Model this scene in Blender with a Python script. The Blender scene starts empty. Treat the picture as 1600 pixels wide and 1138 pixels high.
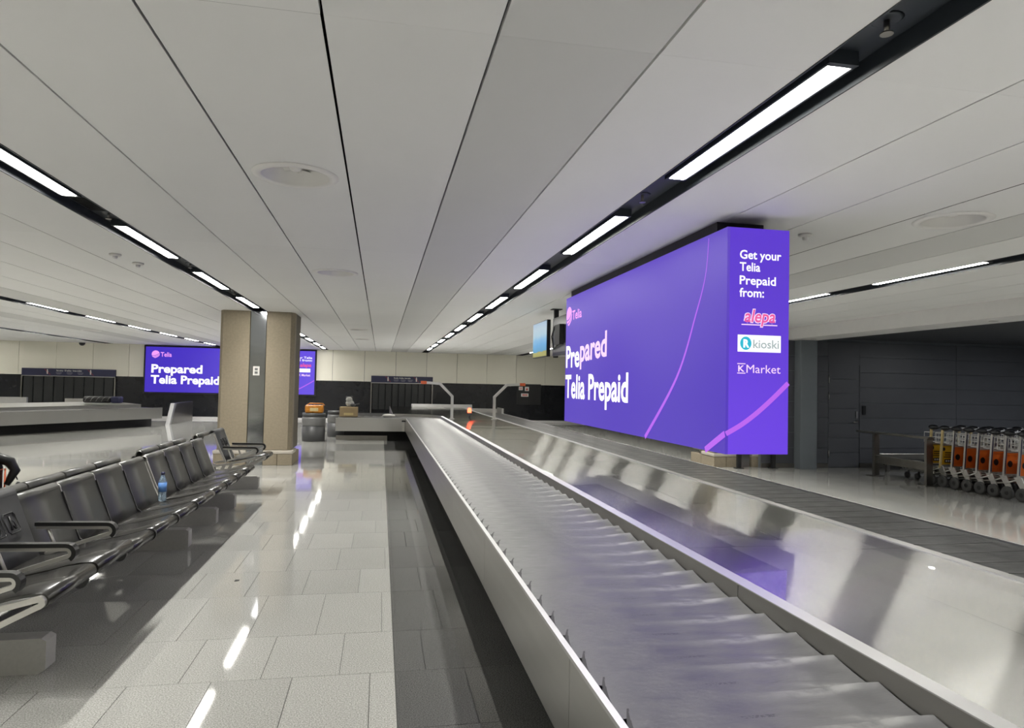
import bpy, bmesh, math, random
from mathutils import Vector, Matrix
random.seed(7)
scene = bpy.context.scene
COL = scene.collection
PI = math.pi
H = 1.5          # eye height
CEIL = 2.72

# ------------------------------------------------------------------ camera
cam_d = bpy.data.cameras.new('camera')
cam = bpy.data.objects.new('camera', cam_d)
COL.objects.link(cam)
cam_d.sensor_fit = 'HORIZONTAL'
cam_d.sensor_width = 36.0
cam_d.lens = 1070 * 36.0 / 1600
cam_d.clip_start = 0.05
R_ = Matrix(((0.9819257, -0.02645376, -0.18740898),
             (-0.18809984, -0.02660925, -0.98178939),
             (0.02098521, 0.99929583, -0.03110425)))
cam.matrix_world = Matrix.Translation((0, 0, H)) @ R_.to_4x4()
scene.camera = cam

# ------------------------------------------------------------------ world, exposure
world = bpy.data.worlds.new('world')
scene.world = world
world.use_nodes = True
world.node_tree.nodes['Background'].inputs[0].default_value = (0.9, 0.95, 1.0, 1)
world.node_tree.nodes['Background'].inputs[1].default_value = 0.02
scene.view_settings.view_transform = 'Standard'
scene.view_settings.look = 'None'
scene.view_settings.exposure = 0.0
scene.view_settings.gamma = 1.0
scene.view_settings.use_curve_mapping = False
LAMP = 38.0        # radiance of the lamp diffusers
LAMP_W = 25.5      # watts of light sent down by each lamp's optics
LAMP_SPREAD = 96  # degrees

# ------------------------------------------------------------------ materials
def lin(r, g, b):
    f = lambda c: (c / 255 / 12.92) if c / 255 <= 0.04045 else ((c / 255 + 0.055) / 1.055) ** 2.4
    return (f(r), f(g), f(b), 1)

def mat(name, col, rough=0.5, metal=0.0, var=0.0, scale=8.0, bump=0.0, bscale=40.0, spec=0.5,
        rvar=0.0, stretch=(1, 1, 1), aniso=0.0, tangent=None, coat=0.0, orand=0.0):
    m = bpy.data.materials.new(name)
    m.use_nodes = True
    nt = m.node_tree
    N, L = nt.nodes, nt.links
    b = N['Principled BSDF']
    b.inputs['Base Color'].default_value = col
    b.inputs['Roughness'].default_value = rough
    b.inputs['Metallic'].default_value = metal
    b.inputs['Specular IOR Level'].default_value = spec
    if coat:
        b.inputs['Coat Weight'].default_value = coat
        b.inputs['Coat Roughness'].default_value = 0.05
    tc = N.new('ShaderNodeTexCoord')
    mp = N.new('ShaderNodeMapping')
    mp.inputs['Scale'].default_value = stretch
    L.new(tc.outputs['Object'], mp.inputs['Vector'])
    if var or rvar or orand:
        n = N.new('ShaderNodeTexNoise')
        n.inputs['Scale'].default_value = scale
        n.inputs['Detail'].default_value = 4
        L.new(mp.outputs[0], n.inputs['Vector'])
        if var or orand:
            hsv = N.new('ShaderNodeHueSaturation')
            hsv.inputs['Color'].default_value = col
            mr = N.new('ShaderNodeMapRange')
            mr.inputs['From Min'].default_value = 0.25
            mr.inputs['From Max'].default_value = 0.75
            mr.inputs['To Min'].default_value = 1 - var
            mr.inputs['To Max'].default_value = 1 + var
            L.new(n.outputs['Fac'], mr.inputs['Value'])
            src = mr.outputs[0]
            if orand:
                oi = N.new('ShaderNodeObjectInfo')
                m2 = N.new('ShaderNodeMapRange')
                m2.inputs['To Min'].default_value = 1 - orand
                m2.inputs['To Max'].default_value = 1 + orand
                L.new(oi.outputs['Random'], m2.inputs['Value'])
                mu = N.new('ShaderNodeMath')
                mu.operation = 'MULTIPLY'
                L.new(src, mu.inputs[0])
                L.new(m2.outputs[0], mu.inputs[1])
                src = mu.outputs[0]
            L.new(src, hsv.inputs['Value'])
            L.new(hsv.outputs[0], b.inputs['Base Color'])
        if rvar:
            mr = N.new('ShaderNodeMapRange')
            mr.inputs['From Min'].default_value = 0.3
            mr.inputs['From Max'].default_value = 0.7
            mr.inputs['To Min'].default_value = max(0.02, rough - rvar)
            mr.inputs['To Max'].default_value = rough + rvar
            L.new(n.outputs['Fac'], mr.inputs['Value'])
            L.new(mr.outputs[0], b.inputs['Roughness'])
    if bump:
        n2 = N.new('ShaderNodeTexNoise')
        n2.inputs['Scale'].default_value = bscale
        n2.inputs['Detail'].default_value = 3
        L.new(mp.outputs[0], n2.inputs['Vector'])
        bp = N.new('ShaderNodeBump')
        bp.inputs['Strength'].default_value = bump
        bp.inputs['Distance'].default_value = 0.01
        L.new(n2.outputs['Fac'], bp.inputs['Height'])
        L.new(bp.outputs[0], b.inputs['Normal'])
    if aniso:
        b.inputs['Anisotropic'].default_value = aniso
        cv = N.new('ShaderNodeCombineXYZ')
        for i in range(3):
            cv.inputs[i].default_value = tangent[i]
        L.new(cv.outputs[0], b.inputs['Tangent'])
    return m

def granite(name, c1, c2, rough, scale=230):
    m = mat(name, c1, rough, var=0.05, scale=1.5, orand=0.05)
    nt = m.node_tree
    N, L = nt.nodes, nt.links
    b = N['Principled BSDF']
    prev = b.inputs['Base Color'].links[0].from_socket
    tc = N.new('ShaderNodeTexCoord')
    n = N.new('ShaderNodeTexNoise')
    n.inputs['Scale'].default_value = scale
    n.inputs['Detail'].default_value = 2
    L.new(tc.outputs['Object'], n.inputs['Vector'])
    cr = N.new('ShaderNodeValToRGB')
    cr.color_ramp.elements[0].position = 0.38
    cr.color_ramp.elements[1].position = 0.62
    cr.color_ramp.elements[0].color = tuple(a / b_ for a, b_ in zip(c2[:3], c1[:3])) + (1,)
    cr.color_ramp.elements[1].color = (1.15, 1.15, 1.15, 1)
    L.new(n.outputs['Fac'], cr.inputs[0])
    mx = N.new('ShaderNodeMix')
    mx.data_type = 'RGBA'
    mx.blend_type = 'MULTIPLY'
    mx.inputs['Factor'].default_value = 1
    L.new(prev, mx.inputs[6])
    L.new(cr.outputs[0], mx.inputs[7])
    L.new(mx.outputs[2], b.inputs['Base Color'])
    return m

def emis(name, col, s=1.0, base=(0.02, 0.02, 0.02, 1)):
    m = bpy.data.materials.new(name)
    m.use_nodes = True
    b = m.node_tree.nodes['Principled BSDF']
    b.inputs['Base Color'].default_value = base
    b.inputs['Roughness'].default_value = 0.5
    b.inputs['Emission Color'].default_value = col
    b.inputs['Emission Strength'].default_value = s
    b.inputs['Specular IOR Level'].default_value = 0.15
    return m

def brushed(name, col, rough, an, tan):
    """brushed sheet metal: narrow reflection along the grain, wide across it"""
    m = bpy.data.materials.new(name)
    m.use_nodes = True
    nt = m.node_tree
    N, L = nt.nodes, nt.links
    for n in list(N):
        if n.type == 'BSDF_PRINCIPLED':
            N.remove(n)
    g = N.new('ShaderNodeBsdfAnisotropic')
    g.inputs['Color'].default_value = col
    g.inputs['Roughness'].default_value = rough
    g.inputs['Anisotropy'].default_value = an
    cv = N.new('ShaderNodeCombineXYZ')
    for i in range(3):
        cv.inputs[i].default_value = tan[i]
    L.new(cv.outputs[0], g.inputs['Tangent'])
    g2 = N.new('ShaderNodeBsdfAnisotropic')      # polished share of the sheet
    g2.inputs['Color'].default_value = col
    g2.inputs['Roughness'].default_value = 0.02
    ms = N.new('ShaderNodeMixShader')
    ms.inputs[0].default_value = 0.22
    L.new(g.outputs[0], ms.inputs[1])
    L.new(g2.outputs[0], ms.inputs[2])
    L.new(ms.outputs[0], N['Material Output'].inputs['Surface'])
    return m

M = {}
M['floor_light'] = granite('floor_light', (0.41, 0.408, 0.382, 1), (0.27, 0.268, 0.25, 1), 0.05, 150)
M['floor_dark'] = granite('floor_dark', (0.112, 0.113, 0.109, 1), (0.055, 0.055, 0.053, 1), 0.06, 170)
M['grout'] = mat('grout', (0.09, 0.09, 0.085, 1), 0.8, var=0.1)
M['ceil_a'] = mat('ceiling_panel_white', (0.79, 0.79, 0.78, 1), 0.55, var=0.02, scale=1.0, orand=0.02)
M['ceil_b'] = mat('ceiling_panel_dark', (0.61, 0.61, 0.60, 1), 0.6, var=0.02, scale=1.0, orand=0.02)  # darker tone for some of the panel strips
M['void'] = mat('ceiling_void', (0.008, 0.008, 0.009, 1), 0.9, var=0.1)
M['trough'] = mat('trough_dark', (0.022, 0.028, 0.036, 1), 0.5, var=0.1)
M['cream'] = mat('cream_wall_panel', (0.80, 0.775, 0.67, 1), 0.35, var=0.02, scale=1.0, orand=0.03)
M['black'] = mat('black_wall_panel', (0.012, 0.013, 0.016, 1), 0.25, var=0.1, scale=2.0)
M['blackmatt'] = mat('black_matt', (0.010, 0.010, 0.011, 1), 0.6, var=0.1)
M['darkwall'] = mat('dark_grey_panel', (0.085, 0.090, 0.102, 1), 0.4, var=0.06, scale=3.0, orand=0.04)
M['darkceil'] = mat('dark_grey_ceiling', (0.06, 0.063, 0.07, 1), 0.6, var=0.05)
M['jamb'] = mat('grey_painted_column', (0.17, 0.19, 0.21, 1), 0.4, var=0.03)
M['softwhite'] = mat('soffit_white', (0.74, 0.73, 0.72, 1), 0.6, var=0.02)
M['steelY'] = mat('steel_brushed_lengthwise', (0.42, 0.415, 0.40, 1), 0.32, 1.0, var=0.06, scale=3, stretch=(1, 0.2, 4), aniso=0.8, tangent=(0, 1, 0))
M['steel'] = mat('steel_brushed', (0.55, 0.545, 0.53, 1), 0.30, 1.0, var=0.03, scale=2)
M['steeldark'] = mat('steel_dark', (0.28, 0.27, 0.25, 1), 0.32, 1.0, var=0.08, scale=6)
M['rim'] = mat('rim_steel', (0.36, 0.35, 0.33, 1), 0.42, 1.0, var=0.1, scale=3, stretch=(1, 0.3, 3))
M['lip'] = mat('bright_steel_lip', (0.62, 0.62, 0.62, 1), 0.4, 1.0, var=0.03)
M['deck'] = brushed('deck_steel', (0.74, 0.74, 0.72, 1), 0.187, 0.82, (0, 1, 0))
M['strip'] = mat('mirror_steel_strip', (0.42, 0.44, 0.47, 1), 0.12, 1.0, var=0.05, scale=2, bump=0.06, bscale=3, stretch=(1, 1, 2))
M['alu'] = mat('cast_aluminium', (0.52, 0.51, 0.48, 1), 0.38, 0.9, var=0.05, scale=10)
M['footgrey'] = mat('grey_cast_foot', (0.42, 0.415, 0.39, 1), 0.55, 0.2, var=0.05, scale=60, bump=0.1, bscale=200)
M['seat'] = mat('black_seat_shell', (0.020, 0.019, 0.017, 1), 0.24, 0.0, var=0.1, scale=5, spec=0.75)
M['seatfront'] = mat('black_seat_back', (0.036, 0.036, 0.032, 1), 0.36, 0.0, var=0.22, scale=4, spec=0.6)
M['rubberseat'] = mat('dark_grey_rubber', (0.030, 0.031, 0.032, 1), 0.55, var=0.08, scale=12)
M['pad'] = mat('black_pad', (0.008, 0.008, 0.008, 1), 0.35, var=0.1)
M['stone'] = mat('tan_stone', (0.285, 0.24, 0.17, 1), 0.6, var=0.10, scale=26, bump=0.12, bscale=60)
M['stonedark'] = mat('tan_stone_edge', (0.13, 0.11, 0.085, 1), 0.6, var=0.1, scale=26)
M['white'] = mat('white_plastic', (0.70, 0.69, 0.66, 1), 0.45, var=0.02)
M['navy'] = mat('navy_sign', (0.020, 0.022, 0.065, 1), 0.4, var=0.05)
M['orange'] = mat('orange_advert', (0.60, 0.12, 0.014, 1), 0.35, var=0.12, scale=4)
M['yellow'] = mat('yellow_advert', (0.62, 0.36, 0.015, 1), 0.4, var=0.06, scale=4)
M['labely'] = mat('pale_yellow_label', (0.62, 0.50, 0.24, 1), 0.5, var=0.08, scale=20)
M['tyre'] = mat('black_tyre', (0.05, 0.05, 0.05, 1), 0.6, var=0.1)
M['hub'] = mat('grey_hub', (0.16, 0.16, 0.16, 1), 0.4, 0.3, var=0.1)
M['grip'] = mat('black_grip', (0.012, 0.013, 0.016, 1), 0.3, var=0.1)
M['binp'] = mat('dark_grey_bin', (0.055, 0.056, 0.058, 1), 0.45, var=0.06)
M['binring'] = mat('grey_bin_ring', (0.16, 0.16, 0.16, 1), 0.35, var=0.05)
M['card'] = mat('tan_cardboard', (0.36, 0.27, 0.15, 1), 0.7, var=0.06, scale=10)
M['red'] = mat('red_print', (0.55, 0.03, 0.02, 1), 0.5, var=0.03)
M['lamp'] = emis('lamp_diffuser', (1.0, 0.97, 0.90, 1), LAMP)
M['tv'] = emis('tv_screen', (0.2, 0.45, 0.75, 1), 0.9)
M['scrwhite'] = emis('screen_white', (1, 0.98, 1.0, 1), 1.15)
M['scrpinkish'] = emis('screen_pale_pink', (1, 0.72, 1.0, 1), 1.0)
M['scrpink'] = emis('screen_pink', (0.92, 0.36, 0.95, 1), 1.0)
M['scrmag'] = emis('screen_magenta', (0.85, 0.10, 0.35, 1), 1.0)
M['scrarc'] = emis('screen_arc', (0.52, 0.13, 0.90, 1), 0.95)
M['scrcyan'] = emis('screen_cyan', (0.02, 0.50, 0.66, 1), 1.0)
M['scrgrey'] = emis('screen_grey', (0.42, 0.50, 0.50, 1), 1.0)
M['beacon'] = emis('beacon_red', (1.0, 0.10, 0.04, 1), 6.0)
M['orangelamp'] = mat('orange_tip', (0.55, 0.10, 0.03, 1), 0.4, var=0.05)

def screen_mat(name, c1, c2, s, ax, lo, hi):
    """LED wall picture: a soft two tone purple gradient, given off by the screen"""
    m = emis(name, c1, s)
    nt = m.node_tree
    N, L = nt.nodes, nt.links
    b = N['Principled BSDF']
    tc = N.new('ShaderNodeTexCoord')
    sp = N.new('ShaderNodeSeparateXYZ')
    L.new(tc.outputs['Object'], sp.inputs[0])
    mr = N.new('ShaderNodeMapRange')
    mr.interpolation_type = 'SMOOTHSTEP'
    mr.inputs['From Min'].default_value = lo
    mr.inputs['From Max'].default_value = hi
    L.new(sp.outputs[ax], mr.inputs['Value'])
    mx = N.new('ShaderNodeMix')
    mx.data_type = 'RGBA'
    mx.inputs[6].default_value = c1
    mx.inputs[7].default_value = c2
    L.new(mr.outputs[0], mx.inputs['Factor'])
    L.new(mx.outputs[2], b.inputs['Emission Color'])
    return m
M['led_side'] = screen_mat('led_purple_side', lin(78, 49, 187), lin(94, 68, 191), 1.0, 2, 0.3, 1.4)
M['led_end'] = screen_mat('led_purple_end', lin(106, 62, 226), lin(92, 56, 206), 1.0, 2, 0.0, 1.2)
M['led_wall'] = screen_mat('led_purple_wall', lin(66, 44, 190), lin(104, 80, 226), 1.0, 0, 0.0, 6.4)

# ------------------------------------------------------------------ mesh helpers
class MB:
    def __init__(s):
        s.v, s.f, s.sm = [], [], []
    def add(s, vs, fs, smooth=False):
        o = len(s.v)
        s.v += [tuple(p) for p in vs]
        s.f += [tuple(i + o for i in f) for f in fs]
        s.sm += [smooth] * len(fs)
        return s
    def box(s, x0, x1, y0, y1, z0, z1):
        v = [(x0, y0, z0), (x1, y0, z0), (x1, y1, z0), (x0, y1, z0), (x0, y0, z1), (x1, y0, z1), (x1, y1, z1), (x0, y1, z1)]
        return s.add(v, [(0, 3, 2, 1), (4, 5, 6, 7), (0, 1, 5, 4), (1, 2, 6, 5), (2, 3, 7, 6), (3, 0, 4, 7)])
    def bevbox(s, x0, x1, y0, y1, z0, z1, r=0.01):
        bm = bmesh.new()
        bmesh.ops.create_cube(bm, size=1)
        for w in bm.verts:
            w.co = Vector(((x0 + x1) / 2 + w.co.x * (x1 - x0), (y0 + y1) / 2 + w.co.y * (y1 - y0), (z0 + z1) / 2 + w.co.z * (z1 - z0)))
        bmesh.ops.bevel(bm, geom=bm.edges[:], offset=r, segments=2, affect='EDGES', profile=0.5)
        bm.verts.index_update()
        s.add([w.co.copy() for w in bm.verts], [[w.index for w in f.verts] for f in bm.faces])
        bm.free()
        return s
    def prism(s, pts, axis, a, b, smooth=False):
        """closed outline (2D) extruded along axis 'x','y' or 'z' from a to b"""
        def P(u, w, t):
            return {'x': (t, u, w), 'y': (u, t, w), 'z': (u, w, t)}[axis]
        n = len(pts)
        v = [P(u, w, a) for u, w in pts] + [P(u, w, b) for u, w in pts]
        f = [(i, (i + 1) % n, (i + 1) % n + n, i + n) for i in range(n)]
        s.add(v, f, smooth)
        s.add(v[:n], [tuple(range(n - 1, -1, -1))])
        return s.add(v[n:], [tuple(range(n))])
    def tube(s, pts, r, n=10, closed=False, caps=True, square=False):
        pts = [Vector(p) for p in pts]
        m = len(pts)
        rr = r if isinstance(r, (list, tuple)) else [r] * m
        if square:
            n = 4
        ref = None
        rings = []
        for i, p in enumerate(pts):
            if closed:
                t = (pts[(i + 1) % m] - pts[i - 1]).normalized()
            else:
                t = (pts[min(i + 1, m - 1)] - pts[max(i - 1, 0)]).normalized()
            if ref is None:
                ref = Vector((0, 0, 1)) if abs(t.z) < 0.9 else Vector((0, 1, 0))
            u = (ref - t * ref.dot(t)).normalized()
            ref = u
            w = t.cross(u)
            k = 1.0
            if square:
                k = 1.414
            rings.append([p + (u * math.cos(2 * PI * (j + (0.5 if square else 0)) / n) + w * math.sin(2 * PI * (j + (0.5 if square else 0)) / n)) * rr[i] * k for j in range(n)])
        v = [q for g in rings for q in g]
        f = []
        for i in range(m if closed else m - 1):
            a, b = i * n, ((i + 1) % m) * n
            f += [(a + j, a + (j + 1) % n, b + (j + 1) % n, b + j) for j in range(n)]
        s.add(v, f, not square)
        if caps and not closed:
            s.add(rings[0], [tuple(range(n - 1, -1, -1))])
            s.add(rings[-1], [tuple(range(n))])
        return s
    def lathe(s, prof, c=(0, 0, 0), n=24, axis='z', smooth=True, caps=True):
        v = []
        for r, z in prof:
            for j in range(n):
                a = 2 * PI * j / n
                if axis == 'z':
                    v.append((c[0] + r * math.cos(a), c[1] + r * math.sin(a), c[2] + z))
                elif axis == 'x':
                    v.append((c[0] + z, c[1] + r * math.cos(a), c[2] + r * math.sin(a)))
                else:
                    v.append((c[0] + r * math.sin(a), c[1] + z, c[2] + r * math.cos(a)))
        f = []
        for i in range(len(prof) - 1):
            f += [(i * n + j, i * n + (j + 1) % n, (i + 1) * n + (j + 1) % n, (i + 1) * n + j) for j in range(n)]
        s.add(v, f, smooth)
        k = len(prof) - 1
        if not caps:
            return s
        if prof[0][0] > 1e-4:
            s.add(v[:n], [tuple(range(n - 1, -1, -1))])
        if prof[k][0] > 1e-4:
            s.add(v[k * n:], [tuple(range(n))])
        return s
    def ball(s, c, rx, ry, rz, n=14, m=8):
        v, f = [], []
        for i in range(m + 1):
            t = PI * i / m
            for j in range(n):
                a = 2 * PI * j / n
                v.append((c[0] + rx * math.sin(t) * math.cos(a), c[1] + ry * math.sin(t) * math.sin(a), c[2] + rz * math.cos(t)))
        for i in range(m):
            f += [(i * n + j, (i + 1) * n + j, (i + 1) * n + (j + 1) % n, i * n + (j + 1) % n) for j in range(n)]
        return s.add(v, f, True)
    def xform(s, mtx):
        s.v = [tuple(mtx @ Vector(p)) for p in s.v]
        return s
    def mesh(s, name, m):
        me = bpy.data.meshes.new(name)
        me.from_pydata(s.v, [], s.f)
        me.polygons.foreach_set('use_smooth', s.sm)
        me.materials.append(m)
        bm = bmesh.new()
        bm.from_mesh(me)
        bmesh.ops.remove_doubles(bm, verts=bm.verts[:], dist=1e-5)
        bmesh.ops.recalc_face_normals(bm, faces=bm.faces[:])
        bm.to_mesh(me)
        bm.free()
        return me
    def build(s, name, m, parent=None):
        return inst(name, s.mesh(name, m), parent)

def inst(name, me, parent=None, loc=None, rz=0.0):
    o = bpy.data.objects.new(name, me)
    COL.objects.link(o)
    if parent is not None:
        o.parent = parent
    if loc is not None:
        o.location = loc
    if rz:
        o.rotation_euler = (0, 0, rz)
    return o

def tag(o, label, cat, group=None):
    o['label'] = label
    o['category'] = cat
    if group:
        o['group'] = group
    return o

def thing(name, label, cat, loc=(0, 0, 0), rz=0.0, group=None):
    o = bpy.data.objects.new(name, None)
    o.empty_display_size = 0.1
    COL.objects.link(o)
    o.location = loc
    o.rotation_euler = (0, 0, rz)
    return tag(o, label, cat, group)

def structure(name, loc=(0, 0, 0), mb=None, m=None, label=None):
    if mb is not None:
        o = mb.build(name, m)
    else:
        o = bpy.data.objects.new(name, None)
        COL.objects.link(o)
    o.location = loc
    o['kind'] = 'structure'
    if label:
        o['label'] = label
    return o

def dup(root, loc, rz, label, group=None):
    r = root.copy()
    COL.objects.link(r)
    r.location = loc
    r.rotation_euler = (0, 0, rz)
    r['label'] = label
    if group:
        r['group'] = group
    for ch in list(root.children):
        c = ch.copy()
        COL.objects.link(c)
        c.parent = r
        for g in list(ch.children):
            d = g.copy()
            COL.objects.link(d)
            d.parent = c
    return r

def text_mesh(txt, w, h_cap, bold=0.0, shear=0.0, spacing=1.0):
    """flat letters: baseline at y=0, left edge at x=0, scaled to width w and cap height h_cap"""
    cu = bpy.data.curves.new('letters', 'FONT')
    cu.body = txt
    cu.size = 1.0
    cu.offset = bold
    cu.shear = shear
    cu.space_character = spacing
    cu.resolution_u = 3
    ob = bpy.data.objects.new('letters', cu)
    COL.objects.link(ob)
    dg = bpy.context.evaluated_depsgraph_get()
    me = bpy.data.meshes.new_from_object(ob.evaluated_get(dg))
    xs = [v.co.x for v in me.vertices]
    x0, x1 = min(xs), max(xs)
    cap = 0.729
    vs = [((v.co.x - x0) / (x1 - x0) * w, v.co.y / cap * h_cap, 0) for v in me.vertices]
    fs = [tuple(p.vertices) for p in me.polygons]
    bpy.data.objects.remove(ob)
    bpy.data.curves.remove(cu)
    bpy.data.meshes.remove(me)
    return vs, fs

def place_text(name, txt, w, hc, m, parent, origin, U, V, bold=0.0, shear=0.0, spacing=1.0, lift=None, tilt=0.0):
    """letters as flat print at origin, reading along U with V up (parent space)"""
    vs, fs = text_mesh(txt, w, hc, bold, shear, spacing)
    U, V, O = Vector(U), Vector(V), Vector(origin)
    mb = MB()
    mb.add([O + U * x + V * (y + tilt * x) for x, y, z in vs], fs)
    return mb.build(name, m, parent)

ORD = ['nearest', 'second nearest', 'third nearest', 'fourth nearest', 'fifth nearest', 'sixth nearest', 'seventh nearest',
       'eighth nearest', 'ninth nearest', 'tenth nearest', 'eleventh nearest', 'twelfth nearest', 'thirteenth nearest', 'fourteenth nearest']
ORD2 = ['first', 'second', 'third', 'fourth', 'fifth', 'sixth', 'seventh', 'eighth', 'ninth', 'tenth', 'eleventh', 'twelfth', 'thirteenth', 'fourteenth']

# ================================================================== SETTING
X0, X1 = -17.5, 14.0
Y0, Y1 = -6.0, 27.3

# floor: grout bed with slabs and tiles
floor = structure('floor', mb=MB().box(X0, X1, Y0, Y1, -0.15, -0.004), m=M['grout'], label='polished light granite floor with dark tile strip along the carousel')
TX0, TX1, TY0, TY1 = -3.2, 0.11, 1.10, 14.2
for bx in ((X0, TX0 - 0.003, Y0, Y1), (TX0, TX1, Y0, TY0 - 0.003), (TX0, TX1, TY1 + 0.003, Y1), (3.2, X1, Y0, Y1)):
    MB().box(bx[0], bx[1], bx[2], bx[3], -0.10, 0).build('floor_slab', M['floor_light'], floor)
for bx in ((TX1 + 0.002, 3.197, Y0, TY0 - 0.003), (TX1 + 0.002, 3.197, TY1 + 0.003, Y1), (0.87 + 0.003, 3.197, TY0, TY1)):
    MB().box(bx[0], bx[1], bx[2], bx[3], -0.10, 0).build('dark_floor_slab', M['floor_dark'], floor)
rows = [1.10, 1.80, 2.43, 3.05, 3.65, 4.24, 5.04, 5.67, 6.39, 7.02, 7.65, 8.25, 9.05, 9.68, 10.40, 11.03, 11.65, 12.25, 12.95, 13.6, 14.2]
offs = [0.0, 0.19, 0.1, 0.28, 0.05, 0.22]
tcache = {}
def tile(x0, x1, y0, y1, m):
    w, d = round(x1 - x0, 3), round(y1 - y0, 3)
    k = (w, d, m.name)
    if k not in tcache:
        tcache[k] = MB().add([(0, 0, 0), (w, 0, 0), (w, d, 0), (0, d, 0), (0, 0, -.1), (w, 0, -.1), (w, d, -.1), (0, d, -.1)],
                             [(0, 1, 2, 3), (0, 4, 5, 1), (1, 5, 6, 2), (2, 6, 7, 3), (3, 7, 4, 0)]).mesh('tile', m)
    inst('tile', tcache[k], floor, (x0, y0, 0))
g = 0.0017
for r in range(len(rows) - 1):
    y0, y1 = rows[r] + g, rows[r + 1] - g
    cuts = [TX0]
    x = TX0 + 0.385 - offs[r % 6]
    while x < TX1 - 0.03:
        if x - cuts[-1] > 0.06:
            cuts.append(x)
        x += 0.385
    cuts.append(TX1)
    for a, b in zip(cuts[:-1], cuts[1:]):
        tile(a + g, b - g, y0, y1, M['floor_light'])
    c = 0.11 + [0.16, 0.30, 0.22, 0.36][r % 4]
    for a, b in ((0.112, c), (c, 0.87)):
        tile(a + g, b - g, y0, y1, M['floor_dark'])

# ceiling: dark slab above, strips of white panels and dark light troughs below it
ceiling = structure('ceiling', mb=MB().box(X0, X1, Y0, Y1 + 0.3, CEIL + 0.22, CEIL + 0.4), m=M['void'], label='ceiling of long white metal panels with dark light troughs')
PIT, TR, BAY = 0.595, 0.25, 3.82
strips = []
for k in range(-4, 2):
    t0 = 1.56 + BAY * k
    n = 6 if k < 1 else 3
    for i in range(n):
        strips.append((k, i, t0 + TR + i * PIT, t0 + TR + (i + 1) * PIT))
strips.append((1, 3, 5.63 + 3 * PIT, 7.75))
ny = 8
ylen = (Y1 - Y0) / ny
HOLES = [(-0.53, 4.21), (-0.53, 7.86), (-0.53, 16.2), (-0.55, 19.8), (3.90, 4.10), (-8.162, 14.4), (-7.567, 19.9)]
def MB_panel_hole(w, l, hs, m, loc):
    """ceiling panel with a round opening for each air diffuser"""
    hs = sorted(hs, key=lambda h: h[1])
    cutsy = [0.0] + [(hs[i][1] + hs[i + 1][1]) / 2 for i in range(len(hs) - 1)] + [l]
    mb = MB()
    for k, (hx, hy) in enumerate(hs):
        y0, y1 = cutsy[k], cutsy[k + 1]
        n = 48
        ang = [2 * PI * i / n for i in range(n)] + [math.atan2(cy - hy, cx - hx) % (2 * PI) for cx in (0, w) for cy in (y0, y1)]
        ang = sorted(set(round(q, 6) for q in ang))
        inn, outr = [], []
        for q in ang:
            c, s = math.cos(q), math.sin(q)
            ts = []
            if abs(c) > 1e-9:
                ts.append(((w if c > 0 else 0) - hx) / c)
            if abs(s) > 1e-9:
                ts.append(((y1 if s > 0 else y0) - hy) / s)
            t = min(ts)
            inn.append((hx + 0.20 * c, hy + 0.20 * s))
            outr.append((hx + t * c, hy + t * s))
        N_ = len(ang)
        v = [(x, y, 0) for x, y in inn + outr] + [(x, y, 0.03) for x, y in inn]
        f = [(i, (i + 1) % N_, N_ + (i + 1) % N_, N_ + i) for i in range(N_)] + [(i, 2 * N_ + i, 2 * N_ + (i + 1) % N_, (i + 1) % N_) for i in range(N_)]
        mb.add(v, f)
    o = mb.build('ceiling_panel', m, ceiling)
    o.location = loc
pcache = {}
grey = {(-1, 4), (0, 4), (-2, 0), (-3, 3), (1, 1)}
grey = {(0, 3) if g_ == (0, 4) else g_ for g_ in grey}
for k, i, a, b in strips:
    dark = (k, i) in {(-1, 4), (0, 4), (-2, 0), (-3, 3)}
    for j in range(ny):
        w = round(b - a - 0.011, 3)
        key = (w, dark)
        if key not in pcache:
            L_ = ylen - 0.001
            pcache[key] = MB().box(0, w, 0, L_, 0, 0.03).mesh('ceiling_panel', M['ceil_b' if dark else 'ceil_a'])
        hole = [(hx, hy) for hx, hy in HOLES if a < hx < b and Y0 + j * ylen < hy < Y0 + (j + 1) * ylen]
        if hole:
            MB_panel_hole(w, ylen - 0.001, [(hx - a - 0.0055, hy - Y0 - j * ylen) for hx, hy in hole], M['ceil_b' if dark else 'ceil_a'], (a + 0.0055, Y0 + j * ylen, CEIL))
            continue
        inst('ceiling_panel', pcache[key], ceiling, (a + 0.0055, Y0 + j * ylen, CEIL))
for k in range(-4, 2):
    t0 = 1.56 + BAY * k
    mb = MB()
    mb.box(t0 - 0.004, t0 + TR + 0.004, Y0, Y1, CEIL + 0.075, CEIL + 0.09)
    mb.box(t0 - 0.006, t0 + 0.002, Y0, Y1, CEIL - 0.004, CEIL + 0.08)
    mb.box(t0 + TR - 0.002, t0 + TR + 0.006, Y0, Y1, CEIL - 0.004, CEIL + 0.08)
    mb.build('light_trough', M['trough'], ceiling)

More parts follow.
